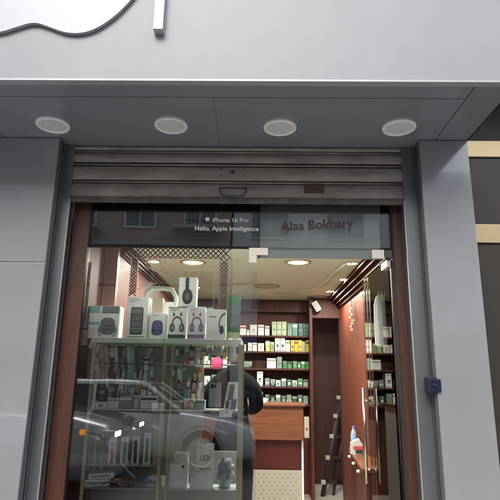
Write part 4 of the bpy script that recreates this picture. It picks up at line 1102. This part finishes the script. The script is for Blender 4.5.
# ---------------------------------------------------------------- street behind the camera (seen in the glass)
def car(label, x_front, y_side, paint, lights_on=False, scale=1.0, z0=-.12, hz=.52, ht=1.0):
    t = thing('parked_car', label, 'car', (x_front, y_side, z0))
    s = scale
    # local: u = distance back from front (toward -x), half width .88, near side faces +y (the shop)
    def P(u, v, z): return Vector((x_front - u * s, y_side - v * s, z0 + z * s))
    W = 1.78
    # body stations: u, hood/belt height, bottom z, inset
    st = [(0, .52, .30, .16), (.05, .62, .22, .10), (.18, .70, .20, .05), (.5, .79, .20, .02), (.9, .86, .20, 0), (1.35, .92, .20, 0), (2.2, .94, .20, 0), (3.2, .96, .20, 0), (4.0, .98, .20, .01), (4.45, .97, .22, .05), (4.68, .90, .26, .10), (4.75, .60, .34, .14)]
    st = [(u, zt_ * (1 + (ht - 1) * max(0, 1 - u / 2.2)), zb2, ins) for (u, zt_, zb2, ins) in st]
    m = MB(); sec = []
    for (u, zt_, zb2, ins) in st:
        c_ = []
        for (v, z) in ((ins + .10, zb2), (ins + .02, zb2 + .10), (ins, .50), (ins + .01, zt_ - .14), (ins + .05, zt_ - .04), (ins + .13, zt_), (W / 2, zt_ + .035)): c_.append((v, min(z, zt_) if z < zt_ - .1 or 1 else z))
        c_ += [(W - v, z) for v, z in reversed(c_[:-1])]
        sec.append([P(u, v, z) for v, z in c_])
    n = len(sec[0]); vs = [p for r_ in sec for p in r_]
    fs = [(i * n + k, i * n + (k + 1) % n, (i + 1) * n + (k + 1) % n, (i + 1) * n + k) for i in range(len(sec) - 1) for k in range(n)]
    fs += [tuple(range(n)), tuple(reversed([(len(sec) - 1) * n + k for k in range(n)]))]
    m.add(vs, fs, paint, True); m.build('body', paint, t)
    # greenhouse
    def loft(rings, name, mt_, sm=True):
        m = MB(); n = len(rings[0]); vs = [p for r_ in rings for p in r_]
        fs = [(i * n + k, i * n + (k + 1) % n, (i + 1) * n + (k + 1) % n, (i + 1) * n + k) for i in range(len(rings) - 1) for k in range(n)]
        fs += [tuple(range(n)), tuple(reversed([(len(rings) - 1) * n + k for k in range(n)]))]
        m.add(vs, fs, mt_, sm); return m.build(name, mt_, t)
    tint = mat('car_window', (.02, .025, .03), .05, 0, coat=1)
    def ring(pts, z, ins): return None
    base_ = [(1.30, .10), (4.25, .10), (4.25, W - .10), (1.30, W - .10)]
    mid_ = [(1.95, .22), (3.65, .22), (3.65, W - .22), (1.95, W - .22)]
    loft([[P(u, v, .93) for u, v in base_], [P(u, v, 1.36) for u, v in mid_]], 'windows', tint, False)
    top_ = [(2.15, .26), (3.45, .26), (3.45, W - .26), (2.15, W - .26)]
    loft([[P(u, v, 1.361) for u, v in [(1.90, .20), (3.72, .20), (3.72, W - .20), (1.90, W - .20)]], [P(u, v, 1.43) for u, v in top_], [P(u, v, 1.45) for u, v in [(2.4, .4), (3.2, .4), (3.2, W - .4), (2.4, W - .4)]]], 'roof', paint)
    for v in (.085, W - .085):
        vv = .20 if v < 1 else W - .20
        for (a, b) in (((1.28, .93), (1.93, 1.38)), ((4.27, .95), (3.68, 1.38)), ((2.78, .93), (2.80, 1.37))):
            MB().tube([P(a[0], v, a[1]), P(b[0], vv, b[1])], .035 * s, None, 6).build('pillar', paint, t)
    MB().tube([P(1.3, .09, .945), P(2.8, .07, .965), P(4.25, .09, .985)], .014 * s, None, 6).build('chrome_trim', steel, t)
    for u in (.92, 3.72):
        for v, sg in ((-.005, 1), (W + .005, -1)):
            MB().lathe([(r_ * s, h_ * s * -sg) for r_, h_ in ((.375, -.01), (.375, .10))] + [(.0005, .1 * s * -sg)], P(u, v, .34), None, 32, axis='y').build('wheel_arch', rubber, t)
            wt = MB().lathe([(.22 * s, sg * -.0 * s), (.27 * s, sg * .022 * s), (.315 * s, sg * .02 * s), (.325 * s, sg * -.02 * s), (.325 * s, sg * -.18 * s)], P(u, v, .325), None, 36, axis='y').build('wheel', rubber, t)
            rm = MB().lathe([(.235 * s, sg * .02 * s), (.215 * s, sg * .016 * s), (.21 * s, -sg * .03 * s)], P(u, v, .325), steel, 36, axis='y')
            rm.lathe([(.045 * s, sg * .02 * s), (.0005, sg * .024 * s)], P(u, v, .325), steel, 16, axis='y')
            for q in range(20):
                a = q * PI / 10; d1 = Vector((math.cos(a), 0, math.sin(a)))
                rm.tube([P(u, v, .325) + d1 * .04 * s + Vector((0, sg * .012 * s, 0)), P(u, v, .325) + d1 * .215 * s + Vector((0, sg * .008 * s, 0))], .007 * s, steel, 5)
            rm.build('rim', steel, wt)
            MB().lathe([(.215 * s, -sg * .03 * s), (.0005, -sg * .032 * s)], P(u, v, .325), None, 24, axis='y').build('brake_disc', mat('dark_brake', (.03, .03, .03), .5), wt)
    hl = mat('headlight_off', (.6, .65, .7), .1, coat=1)
    for v in (.10, W - .42):
        MB().box(*sorted((P(.20, 0, 0).x, P(.01, 0, 0).x)), *sorted((P(0, v, 0).y, P(0, v + .26, 0).y)), P(0, 0, hz).z, P(0, 0, hz + .085).z, bev=.02).build('headlight', hl, t)
        if lights_on:
            hp = t.children[-1] if False else [c for c in t.children if c.name.startswith('headlight')][-1]
            for q in range(3):
                cc = P(.03, v + .05 + q * .085, hz + .042)
                MB().lathe([(.03 * s, .0), (.03 * s, .03 * s), (.0005, .034 * s)], cc, None, 14, axis='x').build('lamp', mat('headlight_on', (1, 1, 1), .2, emit=(1, .95, .85), estr=9), hp)
    if lights_on:
        MB().box(P(.40, 0, 0).x, P(.34, 0, 0).x, P(0, .06, 0).y, P(0, .02, 0).y, P(0, 0, hz + .04).z, P(0, 0, hz + .1).z, bev=.01).build('indicator', mat('indicator_on', (1, .4, .05), .3, emit=(1, .35, .03), estr=1.0), t)
    for u in (2.45, 3.4): MB().box(P(u + .2, 0, 0).x, P(u, 0, 0).x, P(0, -.03, 0).y, P(0, .01, 0).y, P(0, 0, .80).z, P(0, 0, .83).z, bev=.008).build('door_handle', steel, t)
    for u in (1.5, 2.75, 3.75): MB().tube([P(u, -.004, .30), P(u, -.004, .60), P(u, .008, .88)], .005, None, 4).build('door_seam', dark, t)
    MB().box(P(1.75, 0, 0).x, P(1.52, 0, 0).x, P(0, -.16, 0).y, P(0, .04, 0).y, P(0, 0, .95).z, P(0, 0, 1.08).z, bev=.04).build('wing_mirror', paint, t)
    MB().box(*sorted((P(.04, 0, 0).x, P(-.01, 0, 0).x)), *sorted((P(0, .55, 0).y, P(0, W - .55, 0).y)), P(0, 0, .34).z, P(0, 0, .58).z, bev=.02).build('grille', blackpl, t)
    return t
silver = mat('silver_paint', (.85, .87, .90), .25, .1, coat=1.0)
white_car = mat('pale_car_paint', (.55, .56, .58), .2, .5, coat=1.0)
car('silver sedan with many-spoked wheels standing in the road, reflected in the window', .0, -6.3, silver, False, 1.12)
car('pale car with lit headlights parked at the kerb, reflected at the left of the window', -2.0, -3.85, white_car, True, 1.2, -.12, .70, 1.22)

# opposite buildings
def facade_mat(name, c1, c2, mo, sc2=1.6):
    m = bpy.data.materials.new(name); n, l, b = nt(m)
    tc = n.new('ShaderNodeTexCoord'); mp = n.new('ShaderNodeMapping'); mp.inputs['Rotation'].default_value = (PI / 2, 0, 0)
    br = n.new('ShaderNodeTexBrick'); br.inputs['Scale'].default_value = sc2
    br.inputs['Color1'].default_value = (*c1, 1); br.inputs['Color2'].default_value = (*c2, 1); br.inputs['Mortar'].default_value = (*mo, 1); br.inputs['Mortar Size'].default_value = .015
    l.new(tc.outputs['Object'], mp.inputs[0]); l.new(mp.outputs[0], br.inputs[0]); l.new(br.outputs[0], b.inputs['Base Color']); b.inputs['Roughness'].default_value = .7
    return m
pink_f = facade_mat('pinkish_tile_facade', (.46, .33, .29), (.50, .36, .32), (.30, .22, .20))
grey_f = facade_mat('pale_stone_facade', (.74, .74, .74), (.78, .78, .78), (.6, .6, .6), 1.0)
winp = mat('dark_pane', (.03, .035, .04), .08, 0, coat=1); shutf = mat('window_frame_white', (.6, .61, .62), .5)
def building(label, x0, x1, mt_, hgt, floors, nx, balc):
    yb_ = -17.0
    t = thing('building', label, 'building', ((x0 + x1) / 2, yb_, 0))
    MB().box(x0, x1, yb_ - 10, yb_, 0, hgt).build('wall', mt_, t)
    MB().box(x0 - .1, x1 + .1, yb_ - 10, yb_ + .35, hgt, hgt + .4).build('roof_cornice', shutf, t)
    fh = (hgt - 3.6) / floors
    for fl in range(floors + 1):
        z = 3.5 + fl * fh
        MB().box(x0, x1, yb_ + .002, yb_ + .18, z - .12, z + .12).build('string_course', shutf if mt_ is grey_f else grey_c, t)
    step = (x1 - x0) / nx
    for fl in range(floors):
        for i in range(nx):
            cx = x0 + (i + .5) * step; z = 3.6 + fl * fh + .7; hw, hh_ = step * .24, 1.5
            fr = MB()
            for (a, b, c_, d_) in ((-hw - .09, -hw, 0, hh_), (hw, hw + .09, 0, hh_), (-hw - .09, hw + .09, hh_, hh_ + .1), (-hw - .09, hw + .09, -.1, 0), (-.03, .03, 0, hh_)):
                fr.box(cx + a, cx + b, yb_ + .003, yb_ + .09, z + c_, z + d_)
            w2 = fr.build('window', shutf, t)
            MB().box(cx - hw, cx + hw, yb_ + .003, yb_ + .03, z, z + hh_).build('pane', mat('closed_shutter_grey', (.27, .28, .30), .6) if mt_ is grey_f else winp, w2)
            if balc and (i + fl) % 2 == 0:
                bb = MB().box(cx - step * .4, cx + step * .4, yb_ + .19, yb_ + 1.1, z - .35, z - .2)
                for q in range(14): bb.box(cx - step * .4 + q * step * .8 / 13.3, cx - step * .4 + q * step * .8 / 13.3 + .03, yb_ + 1.05, yb_ + 1.08, z - .2, z + .6)
                bb.box(cx - step * .4, cx + step * .4, yb_ + 1.03, yb_ + 1.1, z + .6, z + .66)
                bb.build('balcony', grey_c, t)
    # ground floor shops
    for i in range(max(1, nx // 2)):
        cx = x0 + (i + .5) * (x1 - x0) / max(1, nx // 2); hw = (x1 - x0) / max(1, nx // 2) * .42
        MB().box(cx - hw, cx + hw, yb_ + .003, yb_ + .05, .1, 2.6).build('shop_glass', winp, t)
        MB().box(cx - hw, cx + hw, yb_ + .003, yb_ + .25, 2.7, 3.3).build('shop_sign', [PAL['blue'], PAL['red'], PAL['beige'], PAL['green']][i % 4], t)
building('pinkish tiled building with balconies across the street', -22, -1.2, pink_f, 10.5, 2, 8, True)
building('pale stone building with white window frames across the street', -1.1, 18, grey_f, 9.6, 2, 6, False)
for i, (ya, za, zb3, sag, lb) in enumerate(((-8.5, 4.9, 4.75, .15, 'upper black cable strung along the street'), (-8.0, 4.9, 3.7, .5, 'sagging black cable drooping below the other along the street'))):
    pts = []
    for k in range(25):
        u = k / 24; x = -14 + u * (28 if i == 0 else 14)
        pts.append((x, ya, za + (zb3 - za) * u - sag * 4 * u * (1 - u)))
    o = MB().tube(pts, .03, rubber, 6).build('overhead_cable', rubber); tag(o, lb, 'cable', 'cables over the street')

# ---------------------------------------------------------------- light
w = bpy.data.worlds.new('World'); sc.world = w; w.use_nodes = True
n = w.node_tree.nodes; l = w.node_tree.links
bg = n['Background']; sky = n.new('ShaderNodeTexSky'); sky.sky_type = 'NISHITA'; sky.sun_disc = False
EL, AZ = 43, 190
sky.sun_elevation = R(EL); sky.sun_rotation = R(AZ); sky.dust_density = 3; sky.air_density = 1.0
hs = n.new('ShaderNodeHueSaturation'); hs.inputs['Saturation'].default_value = .5
l.new(sky.outputs[0], hs.inputs['Color']); l.new(hs.outputs[0], bg.inputs['Color'])
bg.inputs['Strength'].default_value = .15
sd = bpy.data.lights.new('sun', 'SUN'); sd.energy = 0.75; sd.angle = R(40); sd.color = (1, .97, .93)
so = bpy.data.objects.new('sun', sd); C.objects.link(so)
dirv = Vector((math.sin(R(AZ)) * math.cos(R(EL)), math.cos(R(AZ)) * math.cos(R(EL)), math.sin(R(EL))))
so.rotation_euler = dirv.to_track_quat('Z', 'Y').to_euler()

sc.view_settings.view_transform = 'Standard'; sc.view_settings.look = 'None'
sc.view_settings.exposure = 1.12; sc.view_settings.gamma = 1.0
sc.render.engine = 'CYCLES'
sc.cycles.use_denoising = True
sc.cycles.max_bounces = 8; sc.cycles.transparent_max_bounces = 16; sc.cycles.glossy_bounces = 4
sc.cycles.sample_clamp_indirect = 6
